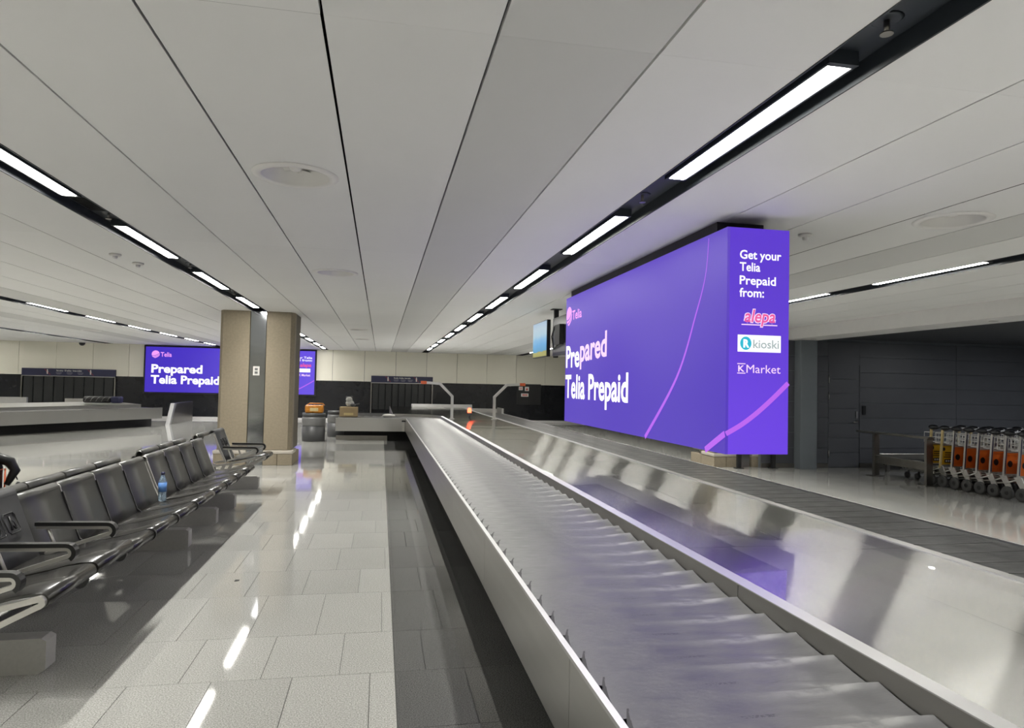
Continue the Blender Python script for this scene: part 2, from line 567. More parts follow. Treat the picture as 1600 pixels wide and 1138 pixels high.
# back wall: cream panels above, black panels below
wb = structure('wall_back', mb=MB().box(X0, X1, Y1 + 0.06, Y1 + 0.25, 0, CEIL + 0.25), m=M['blackmatt'], label='far wall, cream panels above a black panelled lower half')
x = -0.64 - 1.207 * 14
pm = MB().box(0.006, 1.207 - 0.006, 0, 0.06, 1.53, CEIL).mesh('wall_panel', M['cream'])
pk = MB().box(0.003, 2.414 - 0.003, 0.012, 0.06, 0.08, 1.52).mesh('lower_wall_panel', M['black'])
i = 0
while x < X1 - 1.2:
    inst('wall_panel', pm, wb, (x, Y1, 0))
    if i % 2 == 0 and x < X1 - 2.5:
        inst('lower_wall_panel', pk, wb, (x, Y1, 0))
    x += 1.207
    i += 1
structure('baseboard_back', mb=MB().box(X0, X1, Y1 - 0.02, Y1 + 0.06, 0, 0.085), m=M['softwhite'], label='pale skirting strip under the black far wall')
structure('wall_left', mb=MB().box(X0 - 0.2, X0, Y0, Y1 + 0.3, 0, CEIL + 0.3), m=M['cream'])
structure('wall_behind', mb=MB().box(X0, X1, Y0 - 0.2, Y0, 0, CEIL + 0.3), m=M['cream'])
structure('wall_right', mb=MB().box(X1, X1 + 0.2, Y0, 12.2, 0, CEIL + 0.3), m=M['darkwall'])

# right recess: dark wall of wide horizontal panels, white lintel, dark lower ceiling
wr = structure('wall_recess', mb=MB().box(7.3, X1, 12.23, 12.4, 0, CEIL + 0.2), m=M['jamb'], label='dark grey wall of wide horizontal panels')  # lighter backing paints the light caught along the panel joints
def hpanels(x0, x1, parent, skip=None):
    z = 0.09
    while z < 2.5:
        z1 = min(z + 0.297, 2.52)
        MB().box(x0 + 0.003, x1 - 0.003, 12.2, 12.235, z, z1).build('panel', M['darkwall'], parent)
        z += 0.303
hpanels(7.3, 8.0, wr)
hpanels(8.36, 8.745, wr)
hpanels(9.445, 11.7, wr)
hpanels(11.7, X1, wr)
MB().box(8.745, 9.445, 12.2, 12.235, 2.05, 2.52).build('panel', M['darkwall'], wr)
structure('baseboard_recess', mb=MB().box(7.3, 8.74, 12.19, 12.23, 0, 0.085).box(9.45, X1, 12.19, 12.23, 0, 0.085), m=M['steeldark'])
door = structure('door_1', label='dark grey flush service door with lever handle')
for z in range(7):
    a, b = 0.012 + z * 0.292, 0.012 + (z + 1) * 0.292 - 0.006
    MB().box(8.752, 9.438, 12.205, 12.235, a, b).build('panel', M['darkwall'], door)
for z in (1.75, 1.42, 0.28):
    MB().tube([(8.752, 12.19, z - 0.07), (8.752, 12.19, z + 0.07)], 0.012, 8).build('hinge', M['steel'], door)
MB().bevbox(9.36, 9.39, 12.18, 12.2, 0.98, 1.12, 0.004).build('lock_plate', M['steel'], door)
MB().tube([(9.375, 12.2, 0.93), (9.375, 12.14, 0.93), (9.36, 12.13, 0.92), (9.26, 12.13, 0.905)], 0.011, 8).build('handle', M['steeldark'], door)
tag(MB().bevbox(9.50, 9.57, 12.17, 12.199, 1.06, 1.24, 0.008).build('card_reader', M['grip']), 'small black card reader on the dark wall beside the service door', 'card reader')
structure('trim_1', mb=MB().bevbox(8.0, 8.36, 12.0, 12.3, 0, 2.5, 0.006), m=M['jamb'], label='grey painted column at the edge of the dark recess')
MB()
structure('trim_2', mb=MB().box(7.75, 8.36, Y0, 12.4, 2.50, CEIL + 0.2), m=M['softwhite'], label='white lintel beam over the dark recess')
structure('ceiling_recess', mb=MB().box(8.36, X1, Y0, 12.3, 2.56, 2.66), m=M['darkceil'], label='low dark grey ceiling of the recess')

# ================================================================== LIGHTS
lampm = MB().prism([(-0.042, 0.0), (0.042, 0.0), (0.05, 0.02), (-0.05, 0.02)], 'y', 0, 1.46).mesh('diffuser', M['lamp'])
lamp_data = bpy.data.lights.new('lamp_light', 'AREA')
lamp_data.shape = 'RECTANGLE'
lamp_data.size = 0.08
lamp_data.size_y = 1.44
lamp_data.energy = LAMP_W
lamp_data.spread = math.radians(LAMP_SPREAD)
lamp_data.color = (1.0, 0.985, 0.945)
framem = MB().box(-0.062, -0.051, -0.02, 1.48, 0.0, 0.055).box(0.051, 0.062, -0.02, 1.48, 0.0, 0.055).box(-0.062, 0.062, -0.03, -0.002, 0, 0.055).box(-0.062, 0.062, 1.462, 1.49, 0, 0.055).mesh('housing', M['trough'])
rows_l = [(-3, 'far left black trough', [14.4 + 2.4 * i for i in range(-7, 5)], 12.0), (-2, 'outer left black trough', [13.05 + 2.4 * i for i in range(-7, 6)], 12.0),
          (-1, 'black trough left of the middle', [3.70 + 2.4 * i for i in range(-3, 10)], 2.0), (0, 'black trough right of the middle', [2.30 + 2.4 * i for i in range(-3, 11)], 2.0),
          (1, 'right hand black trough', [5.42 + 2.3 * i for i in range(-4, 10)], 5.0), (-4, 'leftmost black trough', [1.0 + 2.4 * i for i in range(-2, 11)], 99)]
for k, nm, ys, vis in rows_l:
    xc = 1.56 + BAY * k + TR / 2
    n = n2 = 0
    for y in ys:
        if y < Y0 + 0.2 or y + 1.5 > Y1:
            continue
        if k == -1 and 11.9 < y < 14.1:
            continue
        if y >= vis - 0.5:
            lab = 'lit linear light in the %s, %s to the camera' % (nm, ORD[min(n, 13)])
            n += 1
        else:
            lab = 'linear light in the %s outside the picture, %s' % (nm, ORD2[n2])
            n2 += 1
        t = thing('linear_light', lab, 'ceiling light', (xc, y, CEIL + 0.018), 0, 'linear lights in the ceiling troughs')
        inst('diffuser', lampm, t)
        lo = bpy.data.objects.new('lamp_light', lamp_data)
        COL.objects.link(lo)
        lo.parent = t
        lo.location = (0, 0.73, -0.003)
        inst('housing', framem, t)

M['diff'] = mat('white_diffuser', (0.80, 0.79, 0.77, 1), 0.4, var=0.02)
# round air diffusers in the ceiling
def diffuser_parts(t):
    MB().lathe([(0.198, 0.02), (0.192, -0.002), (0.200, -0.010), (0.235, -0.009), (0.25, 0.0)], n=48, caps=False).build('ring', M['diff'], t)
    MB().lathe([(0.193, -0.002), (0.186, 0.02), (0.165, 0.060), (0.15, 0.085)], n=40, caps=False).build('bowl', M['diff'], t)
    MB().lathe([(0.16, 0.12), (0.0, 0.121)], n=32, caps=False).build('duct', M['trough'], t)
    for i in range(12):
        a = 2 * PI * i / 12
        c, s = math.cos(a), math.sin(a)
        v = [(c * 0.03, s * 0.03, 0.045), (c * 0.15, s * 0.15, 0.062), (c * 0.15 - s * 0.05, s * 0.15 + c * 0.05, 0.095), (c * 0.03 - s * 0.01, s * 0.03 + c * 0.01, 0.085)]
        v2 = [(p[0], p[1], p[2] + 0.003) for p in v]
        MB().add(v + v2, [(0, 1, 2, 3), (4, 7, 6, 5), (0, 4, 5, 1), (1, 5, 6, 2), (2, 6, 7, 3), (3, 7, 4, 0)]).build('blade', M['white'], t)
    MB().lathe([(0.0, 0.030), (0.03, 0.032), (0.040, 0.05), (0.040, 0.10)], n=16).build('hub', M['diff'], t)
dts = [(-0.53, 4.21, 'round white swirl air diffuser in the ceiling, nearest and largest'), (-0.53, 7.86, 'round white air diffuser in the ceiling just past the nearest one'),
       (-0.53, 16.2, 'small looking round air diffuser in the ceiling above the far walkway'), (-0.55, 19.8, 'farthest round air diffuser in the middle of the ceiling'),
       (3.90, 4.10, 'round white air diffuser in the ceiling right of the purple box'), (-8.162, 14.4, 'round air diffuser in the ceiling at the left edge'),
       (-7.567, 19.9, 'round air diffuser in the ceiling above the left carousel')]
d0 = None
for x, y, lab in dts:
    if d0 is None:
        d0 = thing('air_diffuser', lab, 'air vent', (x, y, CEIL - 0.002), 0, 'round air diffusers')
        diffuser_parts(d0)
    else:
        dup(d0, (x, y, CEIL - 0.002), 0, lab)

def disc_detector(x, y, r, lab):
    t = thing('smoke_detector', lab, 'smoke detector', (x, y, CEIL - 0.001), 0, 'ceiling detectors')
    MB().lathe([(r * 0.75, -0.022), (r, -0.014), (r, 0.0)], n=24).build('base', M['white'], t)
    MB().lathe([(0.0, -0.05), (r * 0.35, -0.045), (r * 0.42, -0.02)], n=16).build('sensor', M['softwhite'], t)
disc_detector(-2.62, 7.38, 0.055, 'white smoke detector on the ceiling beside the left lights, nearer one')
disc_detector(-2.57, 7.88, 0.055, 'white smoke detector on the ceiling beside the left lights, farther one')
disc_detector(3.20, 4.76, 0.05, 'small white disc detector on the ceiling right of the purple box')
def sprinkler(x, y, z, lab):
    t = thing('sprinkler', lab, 'sprinkler', (x, y, z), 0, 'sprinklers in the light troughs')
    MB().lathe([(0.045, -0.006), (0.055, 0.0)], n=20).build('rosette', M['trough'], t)
    MB().tube([(0, 0, 0), (0, 0, -0.05)], 0.010, 8).lathe([(0.022, -0.055), (0.022, -0.05)], n=12).build('nozzle', M['steeldark'], t)
for x, y, lab in ((1.685, 2.05, 'small sprinkler in the right black trough above the nearest light'), (1.685, 4.30, 'small sprinkler in the right black trough after the nearest light'),
                  (-2.135, 5.85, 'small sprinkler in the left black trough before the second light'), (-2.135, 8.2, 'small sprinkler in the left black trough beyond the second light'),
                  (-2.135, 10.55, 'small sprinkler in the left black trough close to the pillar')):
    sprinkler(x, y, CEIL + 0.074, lab)
t = thing('speaker_grille', 'dark square speaker grille set in the left black trough', 'speaker', (-2.135, 5.35, CEIL + 0.06))
MB().box(-0.10, 0.10, -0.01, 0.42, 0.0, 0.012).build('plate', M['trough'], t)
for i in range(12):
    MB().box(-0.085, 0.085, 0.01 + i * 0.033, 0.022 + i * 0.033, -0.006, 0.001).build('slat', M['void'], t)
M['downlens'] = emis('downlight_lens', (0.95, 0.97, 1.0, 1), 1.0)
def downlight(x, y, z, r, lab, watts=0, lens=None):
    t = thing('downlight', lab, 'ceiling light', (x, y, z), 0, 'small recessed downlights')
    MB().lathe([(r * 0.7, -0.002), (r, -0.006), (r, 0.0)], n=20).build('ring', M['steel'], t)
    MB().lathe([(0.0, -0.001), (r * 0.7, -0.003)], n=16).build('lens', M['downlens'] if watts else M['softwhite'], t)
    if watts:
        ld = bpy.data.lights.new('lamp_light', 'AREA')
        ld.shape = 'DISK'
        ld.size = r * 1.3
        ld.energy = watts
        ld.color = (0.95, 0.97, 1.0)
        lo = bpy.data.objects.new('lamp_light', ld)
        COL.objects.link(lo)
        lo.parent = t
        lo.location = (0, 0, -0.008)
downlight(8.06, 7.8, 2.5, 0.055, 'small round fitting under the white lintel beam, nearer one')
downlight(8.06, 11.7, 2.5, 0.055, 'small round fitting under the white lintel beam, farther one beside the grey column')
downlight(8.55, 9.40, 2.559, 0.07, 'round lamp in the dark recess ceiling above the trolleys', 1.2)
downlight(10.6, 6.0, 2.559, 0.30, 'added large round fill lamp for the dark recess, outside the picture, first', 55)  # added out of view to brighten the recess wall and trolleys
downlight(12.4, 9.0, 2.559, 0.30, 'added large round fill lamp for the dark recess, outside the picture, second', 55)  # second unseen lamp, added to light the recess
t = thing('dome_camera', 'small black dome camera hanging under the far left ceiling', 'camera', (-10.4, 26.6, CEIL - 0.001))
MB().lathe([(0.12, -0.03), (0.13, 0.0)], n=20).build('base', M['softwhite'], t)
MB().ball((0, 0, -0.05), 0.10, 0.10, 0.09).build('dome', M['grip'], t)

# ================================================================== MAIN CAROUSEL
car = thing('baggage_carousel', 'long steel baggage carousel with grey rubber plates running down the middle', 'carousel', (0, 0, 0))
XA, XB, XC, XD = 0.675, 1.54, 2.925, 3.88
YE = 17.8
ZP, ZD = 0.565, 0.66
# plinth
MB().box(1.0, 3.5, -1.5, 23.0, 0, 0.50).box(-0.9, 1.05, 18.35, 24.0, 0, 0.45).build('plinth', M['blackmatt'], car)
# skirts
sk = MB().box(-0.018, 0, 0.002, 1.998, 0.25, 0.585).box(-0.018, 0.03, 0.002, 1.998, 0.25, 0.262).mesh('skirt_panel', M['steelY'])
lp = MB().box(-0.020, 0.003, 0.0, 2.0, 0.574, 0.588).mesh('skirt_lip', M['lip'])
for i in range(10):
    y = -1.6 + i * 1.94
    o = inst('skirt_panel', sk, car, (XA, y, 0)); o.scale = (1, 0.97, 1)
    o = inst('skirt_lip', lp, car, (XA, y, 0)); o.scale = (1, 0.97, 1)
for i in range(12):
    y = -1.6 + i * 2.0
    inst('skirt_panel', sk, car, (XD, y + 2.0, 0), PI)
    inst('skirt_lip', lp, car, (XD, y + 2.0, 0), PI)
px_, py_ = 0.555, YE          # pivot of the turn
arc = [(px_ + 0.12 * math.cos(a), py_ + 0.12 * math.sin(a)) for a in [PI / 2 * i / 8 for i in range(9)]]
out = arc + [(px_ + 0.10 * math.cos(a), py_ + 0.10 * math.sin(a)) for a in [PI / 2 * i / 8 for i in range(8, -1, -1)]]
MB().prism(out, 'z', 0.25, 0.585, False).build('skirt_corner', M['steel'], car)
MB().box(-1.1, px_, py_ + 0.102, py_ + 0.12, 0.25, 0.585).build('skirt_panel', M['steel'], car)
MB().box(-1.1, px_, py_ + 0.098, py_ + 0.132, 0.572, 0.588).build('skirt_lip', M['lip'], car)
MB().box(-1.1, 0.2, py_ + 0.45, py_ + 0.5, 0.0, 0.11).build('kick_plate', M['steeldark'], car)

# rubber plate: curved far edge lying on the next plate, rounded corner at the skirt
def plate_left(y):
    s_ = min(1.0, max(0.0, (y - 0.10) / 0.18))
    return 0.009 + 0.040 * s_ ** 1.3
def plate_mesh():
    D, n = 0.30, 20
    xr = XB - XA - 0.004
    mb = MB()
    cols = []
    for i in range(n + 1):
        u = (i / n) ** 1.3
        far = D + 0.010 * math.sin(u * PI) - 0.05 * max(0, 1 - u / 0.07) ** 2 - 0.03 * (max(0, u - 0.85) / 0.15) ** 2
        col = []
        for j in range(7):
            t = [0, 0.3, 0.5, 0.65, 0.8, 0.92, 1.0][j]
            y = t * far
            x = plate_left(y) + u * (xr - plate_left(y))
            z = 0.002 + 0.0018 * t ** 2 + 0.026 * (max(0, u - 0.70) / 0.30) ** 1.7 * t ** 2.2
            col.append((x, y, z))
        cols.append(col)
    v = [p for c in cols for p in c]
    f = [(i * 7 + j, (i + 1) * 7 + j, (i + 1) * 7 + j + 1, i * 7 + j + 1) for i in range(n) for j in range(6)]
    mb.add(v, f, True)
    # thin underside skirt at the far edge
    e = [(c[6][0], c[6][1] + 0.0006, c[6][2] - 0.0008) for c in cols]
    lo = [(p[0], p[1] - 0.002, p[2] - 0.009) for p in e]
    mb.add(e + lo, [(i, i + 1, i + 2 + n, i + 1 + n) for i in range(n)])
    e = [(c[k][0] - 0.0006, c[k][1], c[k][2] - 0.0008) for k in range(7) for c in cols[:1]]
    lo = [(p[0], p[1], p[2] - 0.009) for p in e]
    mb.add(e + lo, [(i, i + 1, i + 8, i + 7) for i in range(6)])
    return mb
def gap_shade_mesh():
    """black strip painting the gap shadow round the free corner of a plate"""
    D = 0.30
    a, b = [], []
    for i in range(11):
        y = D - 0.205 + 0.175 * i / 10
        x = plate_left(y)
        k = 0.017 * math.sin(PI * min(1, 0.15 + 0.72 * i / 10)) ** 0.7 * (1 - 0.55 * i / 10)
        a.append((x + 0.002, y, 0.0032))
        b.append((x - k, y, 0.0030))
    return MB().add(a + b, [(i, i + 1, i + 12, i + 11) for i in range(10)]).mesh('plate_gap_shade', M['blackmatt'])
pmat = mat('rubber_plate', (0.064, 0.064, 0.065, 1), 0.34, var=0.16, scale=7, bump=0.10, bscale=26, spec=0.55, rvar=0.06, stretch=(1, 2.2, 1), orand=0.06)
# small worn print in the middle of every plate
nt = pmat.node_tree
N, L = nt.nodes, nt.links
tc = N.new('ShaderNodeTexCoord')
sp = N.new('ShaderNodeSeparateXYZ')
L.new(tc.outputs['Object'], sp.inputs[0])
def rng(sock, lo, hi):
    a = N.new('ShaderNodeMath'); a.operation = 'GREATER_THAN'; a.inputs[1].default_value = lo
    b = N.new('ShaderNodeMath'); b.operation = 'LESS_THAN'; b.inputs[1].default_value = hi
    c = N.new('ShaderNodeMath'); c.operation = 'MULTIPLY'
    L.new(sock, a.inputs[0]); L.new(sock, b.inputs[0]); L.new(a.outputs[0], c.inputs[0]); L.new(b.outputs[0], c.inputs[1])
    return c.outputs[0]
nz = N.new('ShaderNodeTexNoise'); nz.inputs['Scale'].default_value = 120; nz.inputs['Detail'].default_value = 1
L.new(tc.outputs['Object'], nz.inputs['Vector'])
parts_ = [rng(sp.outputs[0], 0.345, 0.455), rng(sp.outputs[1], 0.165, 0.180), rng(nz.outputs['Fac'], 0.50, 1.1)]
pm_ = parts_[0]
for q in parts_[1:]:
    c = N.new('ShaderNodeMath'); c.operation = 'MULTIPLY'
    L.new(pm_, c.inputs[0]); L.new(q, c.inputs[1]); pm_ = c.outputs[0]
mx = N.new('ShaderNodeMix'); mx.data_type = 'RGBA'
b_ = N['Principled BSDF']
L.new(b_.inputs['Base Color'].links[0].from_socket, mx.inputs[6])
mx.inputs[7].default_value = (0.02, 0.02, 0.02, 1)
L.new(pm_, mx.inputs['Factor'])
L.new(mx.outputs[2], b_.inputs['Base Color'])
# pale wedges near the inner edge: lamp highlights painted into the plate colour
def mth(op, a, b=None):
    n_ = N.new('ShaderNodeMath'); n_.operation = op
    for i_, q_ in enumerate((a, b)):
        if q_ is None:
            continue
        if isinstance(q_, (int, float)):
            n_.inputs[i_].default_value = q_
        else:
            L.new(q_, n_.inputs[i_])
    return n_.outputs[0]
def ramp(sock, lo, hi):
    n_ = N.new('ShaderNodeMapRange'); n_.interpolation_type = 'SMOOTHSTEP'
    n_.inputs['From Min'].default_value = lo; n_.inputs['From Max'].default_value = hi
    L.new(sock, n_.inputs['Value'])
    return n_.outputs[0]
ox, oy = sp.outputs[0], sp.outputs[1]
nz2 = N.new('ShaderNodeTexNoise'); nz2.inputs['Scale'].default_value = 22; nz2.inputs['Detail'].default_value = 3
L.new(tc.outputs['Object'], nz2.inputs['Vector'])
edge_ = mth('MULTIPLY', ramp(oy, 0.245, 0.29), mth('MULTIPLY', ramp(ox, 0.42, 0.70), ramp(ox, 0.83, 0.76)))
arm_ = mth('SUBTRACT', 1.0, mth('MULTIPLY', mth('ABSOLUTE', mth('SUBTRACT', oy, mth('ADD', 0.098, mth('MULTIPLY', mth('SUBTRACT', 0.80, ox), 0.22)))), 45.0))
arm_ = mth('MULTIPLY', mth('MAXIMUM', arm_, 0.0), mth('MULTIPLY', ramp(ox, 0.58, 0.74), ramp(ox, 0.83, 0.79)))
sheen_ = mth('MULTIPLY', mth('MAXIMUM', edge_, arm_), ramp(nz2.outputs['Fac'], 0.25, 0.6))
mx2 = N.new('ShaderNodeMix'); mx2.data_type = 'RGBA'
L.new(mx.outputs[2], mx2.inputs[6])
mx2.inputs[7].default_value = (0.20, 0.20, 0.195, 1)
L.new(mth('MULTIPLY', sheen_, 0.75), mx2.inputs['Factor'])
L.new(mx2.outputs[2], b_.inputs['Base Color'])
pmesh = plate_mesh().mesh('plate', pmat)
nmesh = gap_shade_mesh()  # dark strip standing in for the shadowed gap at each plate corner
PP = 0.2145
nA = int((YE + 0.6) / PP)
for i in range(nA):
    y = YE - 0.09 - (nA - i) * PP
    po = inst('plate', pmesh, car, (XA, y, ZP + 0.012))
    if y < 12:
        inst('plate_gap_shade', nmesh, po)
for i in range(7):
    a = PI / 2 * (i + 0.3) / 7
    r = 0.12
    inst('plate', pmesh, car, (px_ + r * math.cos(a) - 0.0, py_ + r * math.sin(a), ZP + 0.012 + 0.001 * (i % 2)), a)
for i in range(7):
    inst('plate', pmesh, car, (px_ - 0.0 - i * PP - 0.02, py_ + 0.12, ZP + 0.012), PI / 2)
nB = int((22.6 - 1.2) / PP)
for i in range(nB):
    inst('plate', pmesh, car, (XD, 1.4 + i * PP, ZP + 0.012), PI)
# dark bed under the plates
MB().box(XA + 0.001, XB, -1.5, YE, ZP - 0.06, ZP - 0.028).box(XC, XD - 0.001, -1.5, 23.0, ZP - 0.06, ZP - 0.028).box(-1.1, px_ + 0.1, py_ + 0.125, py_ + 1.0, ZP - 0.06, ZP - 0.028).build('belt_bed', M['blackmatt'], car)
MB().prism([(px_, py_)] + [(px_ + 0.98 * math.cos(a), py_ + 0.98 * math.sin(a)) for a in [PI / 2 * i / 10 for i in range(11)]], 'z', ZP - 0.062, ZP - 0.03).build('belt_bed', M['blackmatt'], car)

# rims: upright band between plates and deck
rm = MB().box(0, 0.012, 0.002, 2.148, 0.545, ZD).mesh('rim_panel', M['rim'])
rl = MB().prism([(0.0, ZD - 0.003), (0.001, ZD + 0.004), (0.067, ZD + 0.004), (0.068, ZD - 0.003)], 'y', 0.0, 2.15).mesh('rim_lip', M['lip'])
for i in range(9):
    inst('rim_panel', rm, car, (XB, -1.5 + 2.15 * i - 0.05, 0))
    inst('rim_lip', rl, car, (XB, -1.5 + 2.15 * i - 0.05, 0))
for i in range(11):
    inst('rim_panel', rm, car, (XC, -1.5 + 2.15 * (i + 1), 0), PI)
    inst('rim_lip', rl, car, (XC, -1.5 + 2.15 * (i + 1), 0), PI)
ra = [PI / 2 * i / 12 for i in range(13)]
R0 = XB - px_
MB().prism([(px_ + R0 * math.cos(a), py_ + R0 * math.sin(a)) for a in ra] + [(px_ + (R0 + 0.012) * math.cos(a), py_ + (R0 + 0.012) * math.sin(a)) for a in reversed(ra)], 'z', 0.545, ZD + 0.004).build('rim_corner', M['rim'], car)
MB().box(0.33, px_, py_ + R0, py_ + R0 + 0.012, 0.545, ZD + 0.004).box(0.33, 0.342, py_ + R0, 24.9, 0.40, ZD + 0.004).build('rim_panel', M['rim'], car)

# deck: brushed steel sheets in two columns, each very slightly tilted
xm = 2.245
DL = 1.42
def deck_sheet(w, l):
    nx, nyy = 6, 8
    v, f = [], []
    for i in range(nx + 1):
        for j in range(nyy + 1):
            u, t = i / nx, j / nyy
            v.append((u * w, t * l, 0.0012 * math.sin(PI * t) * (1 if w > 0 else 1) - 0.0006 * math.sin(2 * PI * u)))
    for i in range(nx):
        for j in range(nyy):
            a = i * (nyy + 1) + j
            f.append((a, a + nyy + 1, a + nyy + 2, a + 1))
    mb = MB().add(v, f, True)
    mb.box(0, w, 0, l, -0.012, -0.003)
    return mb
dm1 = deck_sheet(xm - XB - 0.0555, DL - 0.0005).mesh('deck_sheet', M['deck'])
dm2 = deck_sheet(XC - 0.055 - xm - 0.0006, DL - 0.0005).mesh('deck_sheet', M['deck'])
for i in range(-1, 17):
    for c, (me, x) in enumerate(((dm1, XB + 0.055), (dm2, xm))):
        y = 1.99 + (i - 1) * DL - (0.12 if c else 0)
        if y > 23.2:
            continue
        o = inst('deck_sheet', me, car, (x, y, ZD - 0.001))
        o.rotation_euler = (random.uniform(-1, 1) * 0.0005, random.uniform(0, 1) * (0.0012 if c == 0 else 0.0018), 0)
MB().box(XB + 0.05, XC - 0.05, -1.5, 24.9, ZD - 0.06, ZD - 0.0135).build('deck_base', M['steeldark'], car)
de = [(0.345, 24.9), (0.345, py_ + R0 + 0.012), (px_, py_ + R0 + 0.012)] + [(px_ + (R0 + 0.012) * math.cos(a), py_ + (R0 + 0.012) * math.sin(a)) for a in reversed(ra[1:-1])] + [(XB + 0.056, py_ + 0.0), (XB + 0.056, 24.9)]
MB().prism(de, 'z', ZD - 0.03, ZD - 0.002).build('deck_sheet', M['deck'], car)
# raised guard at the far end of the deck
MB().box(1.1, 3.3, 24.9, 24.96, 0.45, 0.76).box(1.1, 1.16, 24.3, 24.9, ZD, 0.72).build('end_guard', M['lip'], car)
MB().box(2.93, 3.9, 22.72, 22.78, 0.25, 0.70).box(3.86, 3.92, 21.8, 22.75, 0.25, 0.74).build('end_guard', M['steel'], car)

# sensor arms and beacon standing on the deck
def sensor_arm(x, d, lab):
    t = thing('sensor_arm', lab, 'sensor post', (x, 16.5, ZD + 0.004))
    k = 0.032
    MB().tube([(0, 0, 0), (0, 0, 0.54), (d * 0.30, 0, 0.84), (d * 0.66, 0, 0.86)], k, square=True).build('post', M['steel'], t)
    MB().bevbox(min(d * 0.62, d * 0.76), max(d * 0.62, d * 0.76), -0.035, 0.035, 0.825, 0.895, 0.006).build('sensor_head', M['orangelamp'], t)
    MB().box(-0.06, 0.06, -0.06, 0.06, 0, 0.012).build('base_plate', M['steel'], t)
sensor_arm(1.70, -1.0, 'bent steel post with orange tip reaching left over the belt')
sensor_arm(2.73, 1.0, 'bent steel post with orange tip reaching right over the belt')
t = thing('warning_beacon', 'small lit red warning beacon standing between the bent posts', 'warning light', (2.19, 17.0, ZD + 0.004))
MB().lathe([(0.03, 0), (0.03, 0.05), (0.022, 0.06), (0.022, 0.10), (0.05, 0.13)], n=14).build('stem', M['grip'], t)
MB().lathe([(0.05, 0.131), (0.052, 0.20), (0.035, 0.245), (0.0, 0.255)], n=16).build('lens', M['beacon'], t)

# ================================================================== PURPLE LED BOX
bx0, bx1, by0, by1, bz0, bz1 = 2.32, 2.79, 4.33, 8.50, 1.06, 2.625
box = thing('advertising_screen_box', 'big purple advertising box with LED screens hanging over the carousel', 'screen', (bx0, by0, bz0))
W_, D_, H_ = bx1 - bx0, by1 - by0, bz1 - bz0
MB().box(0.02, W_ - 0.02, 0.02, D_ - 0.02, 0.003, H_).build('body', M['blackmatt'], box)
MB().box(0.0, 0.019, 0.0, D_, 0.0, H_).build('side_screen', M['led_side'], box)
MB().box(0.0195, W_, 0.0, 0.019, 0.0, H_).build('end_screen', M['led_end'], box)
MB().box(0.05, W_ - 0.05, 0.25, D_ - 0.05, H_, CEIL - bz1 - 0.001 + H_).build('ceiling_mount', M['blackmatt'], box)
def on_side(Y, z):
    return (-0.003, Y - by0, z - bz0)
U_, V_ = (0, -1, 0), (0, 0, 1)
place_text('lettering', 'Pre', 0.60, 0.275, M['scrwhite'], box, on_side(8.46, 1.745), U_, V_, 0.026)
place_text('lettering', 'pared', 0.98, 0.275, M['scrpinkish'], box, on_side(7.84, 1.80), U_, V_, 0.026, tilt=0.035)
place_text('lettering', 'Telia Prepaid', 2.26, 0.29, M['scrwhite'], box, on_side(8.47, 1.365), U_, V_, 0.026)
place_text('lettering', 'Telia', 0.40, 0.115, M['scrpink'], box, on_side(8.20, 2.33), U_, V_, 0.022)
def orb(parent, cx, cz, rx, rz, U, V, O):
    """striped globe mark: a large cap and two bands below it"""
    U, V, O = Vector(U), Vector(V), Vector(O)
    n = 24
    b = lambda x, k: k + 0.38 * x + 0.30 * x * x - 0.1
    mb = MB()
    for lo, hi in ((-0.12, None), (-0.50, -0.24), (-0.86, -0.60)):
        vs, fs = [], []
        for i in range(n + 1):
            x = -1 + 2 * i / n
            c = math.sqrt(max(0, 1 - x * x))
            a0 = max(-c, min(c, b(x, lo)))
            a1 = c if hi is None else max(-c, min(c, b(x, hi)))
            a1 = max(a1, a0)
            for q in (a0, a1):
                vs.append(O + U * (cx + x * rx) + V * (cz + q * rz))
        for i in range(n):
            fs.append((2 * i, 2 * i + 2, 2 * i + 3, 2 * i + 1))
        mb.add(vs, fs)
    return mb.build('emblem', M['scrpink'], parent)
orb(box, 0, 0, 0.13, 0.12, U_, V_, on_side(8.345, 2.385))
def ribbon(parent, pts, ws, nrm, m, name='arc'):
    nrm = Vector(nrm)
    pts = [Vector(p) for p in pts]
    # smooth by Catmull-Rom
    P = []
    for i in range(len(pts) - 1):
        p0, p1, p2, p3 = pts[max(0, i - 1)], pts[i], pts[i + 1], pts[min(len(pts) - 1, i + 2)]
        for k in range(8):
            t = k / 8
            P.append((0.5 * ((2 * p1) + (p2 - p0) * t + (2 * p0 - 5 * p1 + 4 * p2 - p3) * t * t + (3 * p1 - p0 - 3 * p2 + p3) * t ** 3), ws[i] + (ws[i + 1] - ws[i]) * t))
    P.append((pts[-1], ws[-1]))
    v, f = [], []
    for i, (p, w) in enumerate(P):
        d = (P[min(i + 1, len(P) - 1)][0] - P[max(i - 1, 0)][0]).normalized()
        q = d.cross(nrm).normalized() * w / 2
        v += [p - q, p + q]
    for i in range(len(P) - 1):
        f.append((2 * i, 2 * i + 1, 2 * i + 3, 2 * i + 2))
    return MB().add(v, f).build(name, m, parent)
ribbon(box, [on_side(*p) for p in ((4.60, 2.60), (4.645, 2.338), (4.79, 2.07), (5.12, 1.591), (5.77, 1.063))], [0.008, 0.010, 0.018, 0.028, 0.040], (1, 0, 0), M['scrarc'])
ribbon(box, [on_side(*p) for p in ((4.62, 1.062), (4.48, 1.13), (4.335, 1.199))], [0.045, 0.045, 0.045], (1, 0, 0), M['scrarc'])
def on_end(x, z):
    return (x - bx0, -0.003, z - bz0)
UE = (1, 0, 0)
